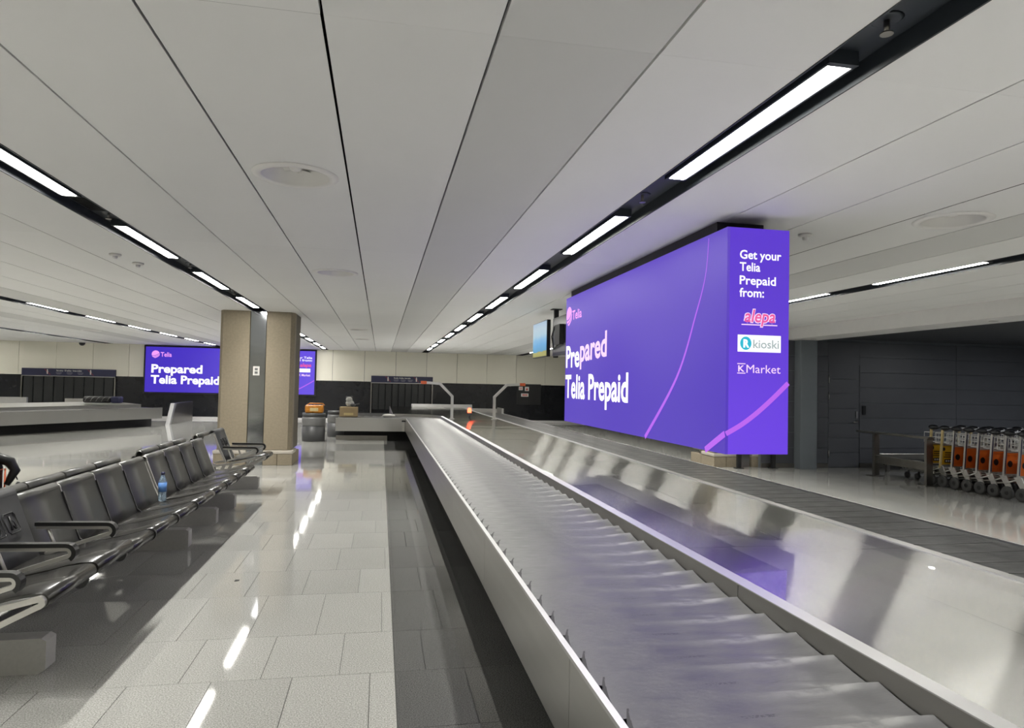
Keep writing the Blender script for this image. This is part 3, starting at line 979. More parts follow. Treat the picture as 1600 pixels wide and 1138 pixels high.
for s_, x, z, w in (('Get your', 2.412, 2.410, 0.315), ('Telia', 2.412, 2.325, 0.155), ('Prepaid', 2.412, 2.232, 0.275), ('from:', 2.412, 2.146, 0.185)):
    place_text('lettering', s_, w, 0.062, M['scrwhite'], box, on_end(x, z), UE, V_, 0.018)
place_text('logo_lettering', 'alepa', 0.245, 0.092, M['scrpinkish'], box, on_end(2.445, 1.972), UE, V_, 0.055, 0.2)
o_ = place_text('logo_lettering', 'alepa', 0.232, 0.090, M['scrmag'], box, (2.451 - bx0, -0.005, 1.973 - bz0), UE, V_, 0.014, 0.2)
MB().box(2.43 - bx0, 2.70 - bx0, -0.004, -0.001, 1.950 - bz0, 1.957 - bz0).build('underline', M['scrpinkish'], box)
MB().box(2.403 - bx0, 2.728 - bx0, -0.004, -0.001, 1.765 - bz0, 1.882 - bz0).build('logo_plate', M['scrwhite'], box)
cv = [(2.462 - bx0 + 0.042 * math.cos(2 * PI * i / 28), 1.8235 - bz0 + 0.046 * math.sin(2 * PI * i / 28)) for i in range(28)]
MB().prism(cv, 'y', -0.0065, -0.004).build('logo_disc', M['scrcyan'], box)
place_text('logo_lettering', 'R', 0.045, 0.054, M['scrwhite'], box, (2.442 - bx0, -0.008, 1.797 - bz0), UE, V_, 0.05)
place_text('logo_lettering', 'kioski', 0.197, 0.060, M['scrgrey'], box, (2.516 - bx0, -0.006, 1.793 - bz0), UE, V_, 0.018)
place_text('logo_lettering', 'K', 0.048, 0.044, M['scrpinkish'], box, on_end(2.408, 1.628), UE, V_, 0.02)
MB().box(2.402 - bx0, 2.462 - bx0, -0.004, -0.001, 1.679 - bz0, 1.685 - bz0).box(2.402 - bx0, 2.462 - bx0, -0.004, -0.001, 1.614 - bz0, 1.620 - bz0).build('logo_bar', M['scrpinkish'], box)
place_text('logo_lettering', 'Market', 0.258, 0.060, M['scrpinkish'], box, on_end(2.470, 1.620), UE, V_, 0.0)
ribbon(box, [on_end(*p) for p in ((2.322, 1.199), (2.44, 1.265), (2.553, 1.346), (2.67, 1.445), (2.788, 1.555))], [0.034] * 5, (0, 1, 0), M['scrarc'])

# ================================================================== FAR WALL SCREEN AND SIGNS
sx0, sx1, sz0, sz1 = -8.50, -2.50, 0.98, 2.645
scr = thing('wall_screen', 'wide purple LED screen on the far wall, half hidden by the pillar', 'screen', (sx0, Y1 - 0.10, sz0))
MB().box(-0.06, sx1 - sx0 + 0.06, 0.02, 0.10, -0.06, sz1 - sz0 + 0.06).build('frame', M['blackmatt'], scr)
MB().box(0, sx1 - sx0, 0.0, 0.019, 0, sz1 - sz0).build('display', M['led_wall'], scr)
def on_scr(x, z):
    return (x - sx0, -0.004, z - sz0)
place_text('lettering', 'Prepared', 1.76, 0.31, M['scrwhite'], scr, on_scr(-8.29, 1.70), UE, V_, 0.032)
place_text('lettering', 'Telia Prepaid', 2.38, 0.31, M['scrwhite'], scr, on_scr(-8.30, 1.30), UE, V_, 0.032)
place_text('lettering', 'Telia', 0.38, 0.17, M['scrpink'], scr, on_scr(-7.99, 2.29), UE, V_, 0.02)
orb(scr, 0, 0, 0.14, 0.14, UE, V_, on_scr(-8.16, 2.37))
place_text('lettering', 'Get your Telia', 0.95, 0.085, M['scrwhite'], scr, on_scr(-3.55, 2.35), UE, V_, 0.015)
place_text('lettering', 'Prepaid from:', 0.95, 0.085, M['scrwhite'], scr, on_scr(-3.55, 2.25), UE, V_, 0.015)
place_text('logo_lettering', 'alepa', 0.42, 0.14, M['scrmag'], scr, on_scr(-3.05, 2.04), UE, V_, 0.03, 0.2)
MB().box(-3.08 - sx0, -2.66 - sx0, -0.006, -0.001, 1.83 - sz0, 1.97 - sz0).build('logo_plate', M['scrwhite'], scr)
place_text('logo_lettering', 'K Market', 0.42, 0.09, M['scrpinkish'], scr, on_scr(-3.08, 1.68), UE, V_, 0.02)
ribbon(scr, [on_scr(*p) for p in ((-3.5, 1.0), (-3.2, 1.12), (-2.9, 1.28), (-2.51, 1.52))], [0.035] * 4, (0, 1, 0), M['scrarc'])

def person_icon(parent, x, z, h, y, m):
    mb = MB()
    mb.prism([(x + 0.13 * h * math.cos(2 * PI * i / 12), z + 0.86 * h + 0.13 * h * math.sin(2 * PI * i / 12)) for i in range(12)], 'y', y, y + 0.003)
    mb.prism([(x - 0.17 * h, z + 0.36 * h), (x - 0.12 * h, z + 0.7 * h), (x + 0.12 * h, z + 0.7 * h), (x + 0.17 * h, z + 0.36 * h), (x + 0.10 * h, z + 0.36 * h), (x + 0.12 * h, z), (x + 0.02 * h, z), (x, z + 0.3 * h), (x - 0.02 * h, z), (x - 0.12 * h, z), (x - 0.10 * h, z + 0.36 * h)], 'y', y, y + 0.003)
    return mb.build('pictogram', m, parent)
def no_entry_sign(x0, x1, lab, posts):
    t = thing('no_entry_sign', lab, 'sign', (x0, Y1 - 0.07, 1.50))
    w = x1 - x0
    MB().box(0, w, 0, 0.06, 0, 0.26).build('board', M['navy'], t)
    MB().box(0, w, -0.012, 0.06, -0.022, -0.001).build('rail', M['steel'], t)
    for px, pn in ((0.27, -1), (0.73, 1)):
        person_icon(t, w * px, 0.06, 0.17, -0.004, M['white'])
        a = Vector((w * px - 0.10, -0.006, 0.235)); b = Vector((w * px + 0.10, -0.006, 0.03))
        MB().add([a, a + Vector((0.006, 0, 0.006)), b + Vector((0.006, 0, 0.006)), b], [(0, 1, 2, 3)]).build('strike_line', M['red'], t)
    place_text('lettering', 'No entry · Ei kulkua · Ingen ingång', w * 0.27, 0.055, M['white'], t, (w * 0.365, -0.004, 0.165), UE, V_, 0.02)
    for i in range(3):
        mb = MB()
        for j in range(3):
            mb.box(w * (0.36 + 0.115 * i) + 0.03 * (j == 0), w * (0.36 + 0.115 * i) + 0.19 - 0.03 * (j == 0), -0.004, -0.001, 0.055 + 0.03 * j, 0.068 + 0.03 * j)
        mb.build('small_print', mat_print, t)
    return t
mat_print = mat('grey_print', (0.20, 0.20, 0.26, 1), 0.5, var=0.05)
no_entry_sign(-12.57, -9.50, 'dark blue no entry sign over the strip curtain at the far left', True)
no_entry_sign(-0.37, 2.02, 'dark blue no entry sign over the middle opening of the far wall', True)
def strip_curtain(x0, x1, lab):
    t = thing('strip_curtain', lab, 'curtain', (x0, Y1 - 0.05, 0.45))
    w = x1 - x0
    MB().box(-0.03, 0.01, -0.03, 0.05, -0.44, 1.02).build('post', M['steeldark'], t)
    MB().box(w - 0.01, w + 0.03, -0.03, 0.05, -0.44, 1.02).build('post', M['steeldark'], t)
    n = 9
    for i in range(n):
        a = 0.03 + (w - 0.06) * i / n
        b = a + (w - 0.06) / n - 0.015
        MB().prism([(a, 0.02), (a + 0.02, 0.0), (b - 0.02, 0.004), (b, 0.022), (b, 0.03), (a, 0.03)], 'z', 0.0, 1.02).build('strip', M['curtain'], t)
    return t
M['curtain'] = mat('black_rubber_strip', (0.018, 0.020, 0.021, 1), 0.4, var=0.15, scale=6)
strip_curtain(-12.55, -9.52, 'black rubber strip curtain in the far left wall opening')
strip_curtain(-0.35, 2.00, 'black rubber strip curtain in the middle wall opening')

t = thing('warning_signs', 'group of three small red and white warning plates on the black far wall', 'sign', (5.45, Y1 - 0.03, 0.78))
MB().box(-0.02, 0.98, 0.01, 0.03, -0.06, 0.78).build('backing', M['blackmatt'], t)
def warn(x0, x1, z0, z1, kind):
    s = MB().box(x0, x1, -0.002, 0.01, z0, z1).build('sign_plate', M['white'], t)
    mb = MB()
    w, h = x1 - x0, z1 - z0
    if kind == 'a':
        mb.box(x0 + 0.25 * w, x0 + 0.40 * w, -0.004, -0.002, z0 + 0.2 * h, z0 + 0.8 * h).box(x0 + 0.6 * w, x0 + 0.75 * w, -0.004, -0.002, z0 + 0.2 * h, z0 + 0.8 * h)
    elif kind == 'b':
        mb.prism([(x0 + 0.2 * w, z0 + 0.2 * h), (x0 + 0.8 * w, z0 + 0.2 * h), (x0 + 0.5 * w, z0 + 0.85 * h)], 'y', -0.004, -0.002)
    else:
        for q in (0.2, 0.45, 0.7):
            mb.box(x0 + q * w, x0 + (q + 0.14) * w, -0.004, -0.002, z0 + 0.2 * h, z0 + 0.8 * h)
    mb.build('red_print', M['red'], s)
warn(0.06, 0.22, 0.53, 0.67, 'a')
warn(0.31, 0.48, 0.50, 0.67, 'b')
warn(0.16, 0.46, 0.27, 0.40, 'c')

# ================================================================== PILLARS
def pillar(x0, x1, y0, lab, sx0, sx1, dark=False):
    t = thing('stone_pillar', lab, 'pillar', ((x0 + x1) / 2, y0, 0))
    w = (x1 - x0) / 2
    d, c = 0.95, 0.10
    foot = [(-w, c), (-w + c * 0.6, 0), (w - c * 0.6, 0), (w, c), (w, d), (-w, d)]
    a, b = sx0 - (x0 + x1) / 2, sx1 - (x0 + x1) / 2
    # two stone shafts left and right of the steel strip, back block joining them
    MB().prism([(-w, c), (-w + c * 0.6, 0), (a - 0.012, 0), (a - 0.012, 0.3), (-w, 0.3)], 'z', 0.27, CEIL - 0.001).build('stone_shaft', M['stone'], t)
    MB().prism([(b + 0.012, 0), (w - c * 0.6, 0), (w, c), (w, 0.3), (b + 0.012, 0.3)], 'z', 0.27, CEIL - 0.001).build('stone_shaft', M['stone'], t)
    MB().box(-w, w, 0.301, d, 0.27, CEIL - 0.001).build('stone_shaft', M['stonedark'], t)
    MB().box(a, b, 0.015, 0.29, 0.0, CEIL - 0.001).build('steel_strip', M['strip'], t)
    # base of separate blocks with a pale ledge
    e = 0.03
    for u0, u1 in ((-w - e, (-w - e + a) / 2 - 0.003), ((-w - e + a) / 2 + 0.003, a - 0.012), (b + 0.012, (b + w + e) / 2 - 0.003), ((b + w + e) / 2 + 0.003, w + e)):
        MB().bevbox(u0, u1, -e, 0.5, 0, 0.20, 0.006).build('base_block', M['stone'], t)
    MB().bevbox(-w - e, w + e, 0.51, d + e, 0, 0.20, 0.006).build('base_block', M['stone'], t)
    for u0, u1 in ((-w - e - 0.01, a - 0.012), (b + 0.012, w + e + 0.01)):
        MB().bevbox(u0, u1, -e - 0.01, 0.5, 0.201, 0.262, 0.012).build('ledge', M['ledge'], t)
    return t
M['ledge'] = mat('pale_stone_ledge', (0.50, 0.46, 0.40, 1), 0.4, var=0.06, scale=8)
pl = pillar(-2.80, -1.54, 12.72, 'square tan stone pillar with a shiny steel strip, left of the walkway', -2.28, -2.02)
MB().bevbox(-0.05, 0.06, -0.0, 0.014, 1.58, 1.74, 0.003).build('socket_plate', M['white'], pl)
MB().box(-0.02, 0.03, -0.004, 0.0, 1.61, 1.65).box(-0.02, 0.03, -0.004, 0.0, 1.67, 1.71).build('socket', M['hub'], pl)
pr = pillar(6.40, 7.65, 12.35, 'tan stone pillar mostly hidden behind the big purple box', 6.88, 7.15)
for x, lab in ((6.78, 'left'), (7.50, 'right')):
    tag(MB().tube([(x, 12.12, 0), (x, 12.12, 1.05)], 0.035, square=True).box(x - 0.07, x + 0.07, 12.05, 12.19, 0, 0.012).build('guard_post', M['blackmatt']),
        'thin dark guard post in front of the hidden pillar, %s of the two' % lab, 'post')
t = thing('low_barrier', 'low barrier with dark rail and two posts under the purple box', 'barrier', (6.42, 13.0, 0))
for y in (-0.05, -0.62):
    MB().box(-0.03, 0.03, y - 0.03, y + 0.03, 0, 0.85).build('post', M['steeldark'], t)
MB().box(-0.015, 0.015, -0.59, -0.08, 0.36, 0.50).build('rail', M['stonedark'], t)
MB().box(-0.008, 0.008, -0.59, -0.08, 0.1, 0.80).build('panel', M['stone'], t)

# ================================================================== TV SCREENS
def monitor(y0, y1, x, face, lab, g):
    t = thing('ceiling_monitor', lab, 'monitor', (x, (y0 + y1) / 2, 1.97))
    l = (y1 - y0) / 2
    MB().bevbox(-0.03, 0.03, -l, l, 0, 0.59, 0.006).build('casing', M['grip'], t)
    s = -1 if face < 0 else 1
    MB().box(min(s * 0.0305, s * 0.034), max(s * 0.0305, s * 0.034), -l + 0.012, l - 0.012, 0.014, 0.576).build('display', M[g], t)
    MB().box(-0.10 if s > 0 else 0.031, -0.031 if s > 0 else 0.10, -0.14, 0.14, 0.15, 0.45).build('bracket', M['blackmatt'], t)
    if s > 0:
        MB().tube([(-0.05, l - 0.2, 0.45), (-0.07, l - 0.1, 0.30), (-0.05, l - 0.15, 0.1), (-0.06, -0.1, 0.2)], 0.012, 6).build('cable', M['blackmatt'], t)
        MB().box(-0.034, -0.0305, -l + 0.05, l - 0.05, 0.05, 0.17).build('rear_cover', M['hub'], t)
    return t
def tv_mat():
    m = emis('tv_picture', (0.2, 0.5, 0.8, 1), 0.85)
    nt = m.node_tree; N, L = nt.nodes, nt.links
    tc = N.new('ShaderNodeTexCoord'); sp = N.new('ShaderNodeSeparateXYZ'); L.new(tc.outputs['Object'], sp.inputs[0])
    wv = N.new('ShaderNodeTexNoise'); wv.inputs['Scale'].default_value = 3
    L.new(tc.outputs['Object'], wv.inputs['Vector'])
    ma = N.new('ShaderNodeMath'); ma.operation = 'MULTIPLY_ADD'; ma.inputs[1].default_value = 0.10
    L.new(wv.outputs['Fac'], ma.inputs[0]); L.new(sp.outputs[2], ma.inputs[2])
    mr = N.new('ShaderNodeMapRange'); mr.inputs['From Min'].default_value = 0.05; mr.inputs['From Max'].default_value = 0.63
    L.new(ma.outputs[0], mr.inputs['Value'])
    cr = N.new('ShaderNodeValToRGB')
    e = cr.color_ramp.elements
    e[0].position = 0.0; e[0].color = (0.42, 0.40, 0.12, 1)
    e[1].position = 0.15; e[1].color = (0.42, 0.40, 0.12, 1)
    for p, c in ((0.17, (0.10, 0.36, 0.62, 1)), (0.35, (0.13, 0.42, 0.75, 1)), (0.5, (0.22, 0.50, 0.78, 1)), (0.62, (0.42, 0.62, 0.74, 1)), (0.8, (0.48, 0.62, 0.72, 1)), (1.0, (0.40, 0.55, 0.72, 1))):
        q = e.new(p); q.color = c
    L.new(mr.outputs[0], cr.inputs[0])
    L.new(cr.outputs[0], N['Principled BSDF'].inputs['Emission Color'])
    return m
M['tvpic'] = tv_mat()
monitor(10.56, 11.55, 2.60, -1, 'flat monitor showing a blue sea picture, hung behind the purple box', 'tvpic')
monitor(9.35, 10.42, 2.66, 1, 'black monitor seen from behind with cables, hung beside the purple box', 'tvpic')
tag(MB().tube([(2.70, 10.49, 1.95), (2.70, 10.49, CEIL - 0.001)], 0.033, square=True).box(2.62, 2.78, 10.41, 10.57, CEIL - 0.012, CEIL - 0.001).build('mount_pole', M['blackmatt']),
    'black ceiling pole carrying the two monitors', 'pole')

# ================================================================== BENCHES
def ring_pts(cx, cz, r, a0, a1, n):
    return [(cx + r * math.cos(math.radians(a0 + (a1 - a0) * i / n)), cz + r * math.sin(math.radians(a0 + (a1 - a0) * i / n))) for i in range(n + 1)]
def thick(pts, t):
    """closed outline of a sheet of thickness t following an open profile"""
    P = [Vector(p) for p in pts]
    lo = []
    for i, p in enumerate(P):
        d = (P[min(i + 1, len(P) - 1)] - P[max(i - 1, 0)]).normalized()
        lo.append(p + Vector((d.y, -d.x)) * t)
    return [tuple(p) for p in P] + [tuple(p) for p in reversed(lo)]
def seat_profile(raised):
    f, z = (0.745, 0.485) if raised else (0.70, 0.43)
    r = 0.036
    back = (0.265, z - 0.045)
    return thick([back, (0.32, z - 0.042), (0.42, z - 0.028), (0.55, z + 0.0), (0.63, z + 0.022), (f - 0.03, z + r * 0.95)] + ring_pts(f, z, r, 95, -170, 12), 0.012)
def back_profile(raised):
    dz = 0.05 if raised else 0.0
    return thick([(0.262, 0.378 + dz), (0.235, 0.45 + dz), (0.19, 0.57 + dz), (0.145, 0.69 + dz), (0.125, 0.745 + dz)] + ring_pts(0.097, 0.748 + dz, 0.028, 10, 200, 8), 0.012)
sm = {}
def seat_meshes(pitch, raised):
    k = (pitch, raised)
    if k not in sm:
        h = pitch / 2 - 0.013
        s = MB().prism(seat_profile(raised), 'y', -h, h, True).mesh('seat', M['seat'])
        b = MB().prism(back_profile(raised), 'y', -h, h, True).mesh('backrest', M['rubberseat' if raised else 'seatfront'])
        for me in (s, b):
            me.polygons.foreach_set('use_smooth', [len(p.vertices) == 4 for p in me.polygons])
        e = MB()
        for q in (-h, h):
            pts = [(x + 0.002, q, z) for x, z in back_profile(raised)[:12]]
            e.tube([(q_[0] + 0.002, q_[1], q_[2]) for q_ in pts], 0.006, 6)
        sm[k] = (s, b, e.mesh('edge_trim', M['alu']))
    return sm[k]
def frame_mesh():
    mb = MB()
    path = [(0.70, 0.43), (0.55, 0.385), (0.30, 0.355), (0.24, 0.40), (0.18, 0.56), (0.125, 0.72)]
    mb.prism(thick([(x, z) for x, z in path], 0.03), 'y', -0.009, 0.009)
    mb.prism(ring_pts(0.70, 0.43, 0.041, 0, 345, 15), 'y', -0.010, 0.010)
    mb.prism([(0.0, 0.27), (0.30, 0.325), (0.32, 0.36), (0.0, 0.34)], 'y', -0.009, 0.009)
    return mb
fm = frame_mesh().mesh('frame', M['pad'])
def arm_mesh():
    path = [(0.245, 0.612), (0.60, 0.606)] + ring_pts(0.632, 0.576, 0.030, 90, -60, 8) + [(0.56, 0.522), (0.30, 0.435)]
    inner = MB().prism(thick(path, 0.020), 'y', -0.016, 0.016)
    inner.tube([(0.30, 0, 0.60), (0.355, 0, 0.465)], 0.010, 6)
    outp = [(0.24, 0.633)] + [(0.60, 0.627)] + ring_pts(0.632, 0.576, 0.050, 90, -55, 8)
    pad = MB().prism(thick(outp, 0.021), 'y', -0.024, 0.024)
    return inner, pad
ai, ap = arm_mesh()
aim, apm = ai.mesh('armrest', M['alu']), ap.mesh('arm_pad', M['pad'])
# light end casting under an end seat: outer loop with a strut
def end_mesh(raised):
    f, z = (0.745, 0.485) if raised else (0.70, 0.43)
    mb = MB()
    top = [(0.02, z - 0.11), (0.30, z - 0.07), (0.55, z - 0.02), (f - 0.02, z + 0.024)] + ring_pts(f, z, 0.030, 80, -80, 8) + [(0.60, z - 0.105), (0.45, z - 0.165), (0.25, z - 0.225), (0.02, z - 0.25)]
    mb.prism(thick(top, 0.026), 'y', -0.012, 0.012)
    mb.prism([(0.565, z - 0.03), (0.60, z - 0.02), (0.535, z - 0.12), (0.495, z - 0.135)], 'y', -0.011, 0.011)
    mb.prism([(0.24, z - 0.10), (0.285, z - 0.09), (0.24, z - 0.20), (0.19, z - 0.21)], 'y', -0.011, 0.011)
    mb.prism(thick([(0.27, z - 0.07), (0.20, z + 0.08), (0.115, z + 0.30)], 0.022), 'y', -0.010, 0.010)
    return mb
endm = {r: end_mesh(r).mesh('end_casting', M['alu']) for r in (False, True)}
def foot_mb():
    mb = MB()
    pr = [(-0.60, 0.02), (-0.57, 0.0), (0.57, 0.0), (0.60, 0.02), (0.60, 0.16), (0.575, 0.175), (-0.575, 0.175), (-0.60, 0.16)]
    mb.prism(pr, 'y', -0.055, 0.055)
    mb.box(-0.07, 0.07, -0.035, 0.035, 0.175, 0.275)
    return mb
footm = foot_mb().mesh('foot', M['footgrey'])
def pictograms(parent, y, mirror):
    """two embossed framed signs on the accessible backrest: wheelchair user and person with stick"""
    mb = MB()
    # local u along y (bench direction), w along the backrest slope
    def P(u, w):
        return (0.214 - 0.42 * w * 1.0 + 0.0045, y + u, 0.56 + 0.05 + w * 0.92)
    def line(pts, r=0.0045, closed=False):
        mb.tube([P(*p) for p in pts], r, 5, closed)
    for u0 in (-0.11, 0.045):
        line([(u0, 0.0), (u0 + 0.095, 0.0), (u0 + 0.11, 0.015), (u0 + 0.11, 0.10), (u0 + 0.095, 0.115), (u0, 0.115), (u0 - 0.015, 0.10), (u0 - 0.015, 0.015)], 0.004, True)
    u = -0.065
    line([(u + 0.028 * math.cos(a), 0.036 + 0.028 * math.sin(a)) for a in [2 * PI * i / 12 for i in range(12)]], 0.004, True)
    line([(u - 0.005, 0.095), (u - 0.005, 0.06), (u + 0.025, 0.058), (u + 0.035, 0.03)], 0.005)
    u = 0.09
    line([(u, 0.097), (u, 0.055), (u - 0.02, 0.02)], 0.006)
    line([(u, 0.055), (u + 0.02, 0.02)], 0.005)
    line([(u, 0.08), (u + 0.028, 0.06), (u + 0.03, 0.018)], 0.003)
    return mb.build('pictogram', M['pad'], parent)
def bench(label, y0, seats, pitch, feet, rear, ends, rear_skip=(), xc=-2.22):
    """seats: list of raised flags along +Y for the front (aisle) side"""
    t = thing('bench', label, 'bench', (xc, y0, 0), 0, 'rows of black airport seats')
    n = len(seats)
    Ltot = n * pitch
    MB().box(-0.045, 0.045, 0.02, Ltot - 0.02, 0.27, 0.345).build('beam', M['pad'], t)
    for i, rs in enumerate(seats):
        s, b, e = seat_meshes(pitch, rs)
        y = (i + 0.5) * pitch
        inst('seat', s, t, (0, y, 0))
        bo = inst('backrest', b, t, (0, y, 0))
        if not rs:
            inst('edge_trim', e, bo)
        if rs:
            pictograms(t, y, False)
    for i in range(rear):
        if i in rear_skip:
            continue
        s, b, e = seat_meshes(pitch, False)
        y = (i + 0.5) * pitch
        inst('seat', s, t, (0, y, 0), PI)
        bo = inst('backrest', b, t, (0, y, 0), PI)
        inst('edge_trim', e, bo)
    for i in range(1, n):
        inst('frame', fm, t, (0, i * pitch, 0))
    for i in range(rear + 1):
        inst('frame', fm, t, (0, i * pitch, 0), PI)
    inst('end_casting', endm[seats[0]], t, (0, 0.0, 0))
    inst('end_casting', endm[seats[-1]], t, (0, Ltot, 0))
    arms = set()
    for i, rs in enumerate(seats):
        if rs:
            arms |= {i, i + 1}
    for i in sorted(arms):
        a = inst('armrest', aim, t, (0, i * pitch, 0))
        inst('arm_pad', apm, a)
    for y in feet:
        inst('foot', footm, t, (0, y - y0, 0))
    return t
bench('near black back-to-back bench with two accessible seats and armrests', 3.43, [True, True, False, False, False, False], 0.553, [3.92, 6.52], 6, True)
bench('middle black back-to-back bench of four seats behind the water bottle', 6.82, [False, False, False, False], 0.508, [7.55, 8.45], 4, True, rear_skip=(0,))
bench('far single accessible seat with armrests in front of the pillar', 9.42, [True], 0.56, [10.0], 1, True)

# bottle between the benches
t = thing('water_bottle', 'clear plastic water bottle with blue label standing between two bench backs', 'bottle', (-1.90, 6.66, 0.396))
M['pet'] = mat('clear_blue_plastic', (0.55, 0.72, 0.85, 1), 0.08, var=0.05)
M['pet'].node_tree.nodes['Principled BSDF'].inputs['Transmission Weight'].default_value = 0.75
M['bluelabel'] = mat('blue_label', (0.10, 0.24, 0.55, 1), 0.4, var=0.25, scale=40)
MB().lathe([(0.028, 0.0), (0.034, 0.008), (0.034, 0.05), (0.031, 0.06), (0.034, 0.07), (0.034, 0.17), (0.024, 0.205), (0.014, 0.23), (0.013, 0.245)], n=20).build('body', M['pet'], t)
MB().lathe([(0.0348, 0.085), (0.0348, 0.165)], n=20).build('label_band', M['bluelabel'], t)
MB().lathe([(0.016, 0.235), (0.016, 0.258), (0.0, 0.26)], n=14).build('cap', M['navy'], t)

tag(MB().add([(0, 0, 0.001), (0.03, 0.008, 0.001), (0.034, 0.022, 0.004), (0.006, 0.018, 0.006), (0, 0, 0.004), (0.03, 0.008, 0.005), (0.034, 0.022, 0.008), (0.006, 0.018, 0.010)],
             [(0, 3, 2, 1), (4, 5, 6, 7), (0, 1, 5, 4), (1, 2, 6, 5), (2, 3, 7, 6), (3, 0, 4, 7)]).build('scrap', M['pad']), 'tiny dark scrap lying on the light floor tiles', 'litter').location = (-1.03, 5.42, 0)
# backpack on the rear seats at the left edge
t = thing('backpack', 'black backpack with a dangling tag on the rear seats at the left edge', 'bag', (-2.80, 5.58, 0.49))
MB().bevbox(-0.17, 0.10, -0.19, 0.13, 0.0, 0.40, 0.07).build('body', M['bagblack'] if 'bagblack' in M else M['pad'], t)
MB().tube([(0.02, 0.0, 0.37), (0.07, 0.06, 0.40), (0.12, 0.11, 0.37), (0.15, 0.13, 0.30), (0.12, 0.08, 0.20)], [0.03, 0.04, 0.04, 0.035, 0.02], 10).build('shoulder_strap', M['pad'], t)
MB().tube([(0.150, 0.13, 0.28), (0.158, 0.15, 0.23)], 0.004, 6).ball((0.16, 0.16, 0.18), 0.020, 0.022, 0.035).ball((0.16, 0.165, 0.125), 0.026, 0.032, 0.035).ball((0.16, 0.20, 0.15), 0.01, 0.018, 0.01).build('dangling_tag', M['pad'], t)
MB().tube([(0.108, -0.10, 0.06), (0.108, -0.10, 0.32), (0.108, 0.08, 0.32), (0.108, 0.08, 0.06)], 0.006, 6).build('zip', M['orangelamp'], t)

# ================================================================== LEFT CAROUSEL
lc = thing('baggage_carousel', 'steel baggage carousel at the far left with a curved skirt', 'carousel', (0, 0, 0))
A = Vector((-9.05, 18.7)); B = Vector((-6.62, 22.9))
d = (B - A).normalized(); nn = Vector((-d.y, d.x))
cx, cy = A.x - nn.x * -0.0, A.y
# plan outline of the outer edge: straight leg, bend, slanted leg
edge = [Vector((A.x - 0.55, 12.0)), Vector((A.x - 0.55, 17.0))]
for i in range(1, 9):
    a = i / 8
    p0, p1, p2 = Vector((A.x - 0.55, 17.0)), Vector((A.x - 0.55, 17.95)), A
    edge.append(p0 * (1 - a) ** 2 + p1 * 2 * a * (1 - a) + p2 * a * a)
NS = 5
for i in range(1, NS + 1):
    edge.append(A + (B - A) * i / NS)
def offset(e, k):
    r = []
    for i, p in enumerate(e):
        dd = (e[min(i + 1, len(e) - 1)] - e[max(i - 1, 0)]).normalized()
        r.append(p + Vector((-dd.y, dd.x)) * k)
    return r
def band(e0, e1, z0, z1, name, m, parent, i0, i1, z2=None):
    a = [e0[i] for i in range(i0, i1 + 1)]
    b = [e1[i] for i in range(i0, i1 + 1)]
    n = len(a)
    zz = z1 if z2 is None else z2
    v = [(p.x, p.y, z0) for p in a] + [(p.x, p.y, z1) for p in a] + [(p.x, p.y, zz) for p in b] + [(p.x, p.y, z0) for p in b]
    f = []
    for i in range(n - 1):
        f += [(i, i + 1, n + i + 1, n + i), (n + i, n + i + 1, 2 * n + i + 1, 2 * n + i), (2 * n + i, 2 * n + i + 1, 3 * n + i + 1, 3 * n + i), (3 * n + i, 3 * n + i + 1, i + 1, i)]
    f += [(0, n, 2 * n, 3 * n), (n - 1, 4 * n - 1, 3 * n - 1, 2 * n - 1)]
    return MB().add(v, f, False).build(name, m, parent)
e0, e1, e2, e3, e4 = edge, offset(edge, 0.02), offset(edge, 0.87), offset(edge, 0.89), offset(edge, 2.1)
ne = len(edge) - 1
for a, b in ((0, 1), (1, 9), (9, 11), (11, 12), (12, 14)):
    band(e0, e1, 0.25, 0.585, 'skirt_panel', M['steel'], lc, a, min(b, ne))
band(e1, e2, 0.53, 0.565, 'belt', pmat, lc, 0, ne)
band(e2, e3, 0.50, ZD, 'rim', M['steel'], lc, 0, ne)
band(e3, e4, 0.60, ZD, 'deck', M['steel'], lc, 0, ne, ZD + 0.06)
band(offset(edge, 0.42), e4, 0.0, 0.49, 'plinth', M['blackmatt'], lc, 0, ne)
# end guard where the belt meets the wall
gx = -6.62
MB().prism([(23.55, 0.0), (23.72, 0.0), (24.25, 0.68), (24.05, 0.68)], 'x', gx - 0.09, gx + 0.03).build('end_strut', M['lip'], lc)
MB().prism([(23.73, 0.0), (Y1 - 0.9, 0.0), (Y1 - 0.9, 0.68), (24.26, 0.68)], 'x', gx - 0.06, gx).build('end_guard', M['steeldark'], lc)
MB().box(-13.0, -11.0, 24.2, 24.3, 0.55, 0.80).build('back_guard', M['lip'], lc)
MB().box(-9.9, -8.6, 24.2, 24.3, 0.55, 0.78).build('back_guard', M['steel'], lc)
# items on the left carousel
t = thing('duffel_bag', 'black duffel bag with pale net pattern lying on the left carousel', 'bag', (-8.15, 22.3, ZD + 0.062))
c2, s2 = d.x, d.y
MB().bevbox(-0.45, 0.30, -0.16, 0.16, 0.0, 0.19, 0.06).build('body', M['pad'], t)
for i in range(5):
    MB().tube([(-0.38 + 0.15 * i, -0.165, 0.05), (-0.33 + 0.15 * i, -0.165, 0.14), (-0.26 + 0.15 * i, -0.12, 0.19)], 0.010, 5).build('net_strap', M['hub'], t)
MB().bevbox(0.30, 0.58, -0.15, 0.13, 0.0, 0.20, 0.05).build('end_pocket', M['navy'], t)

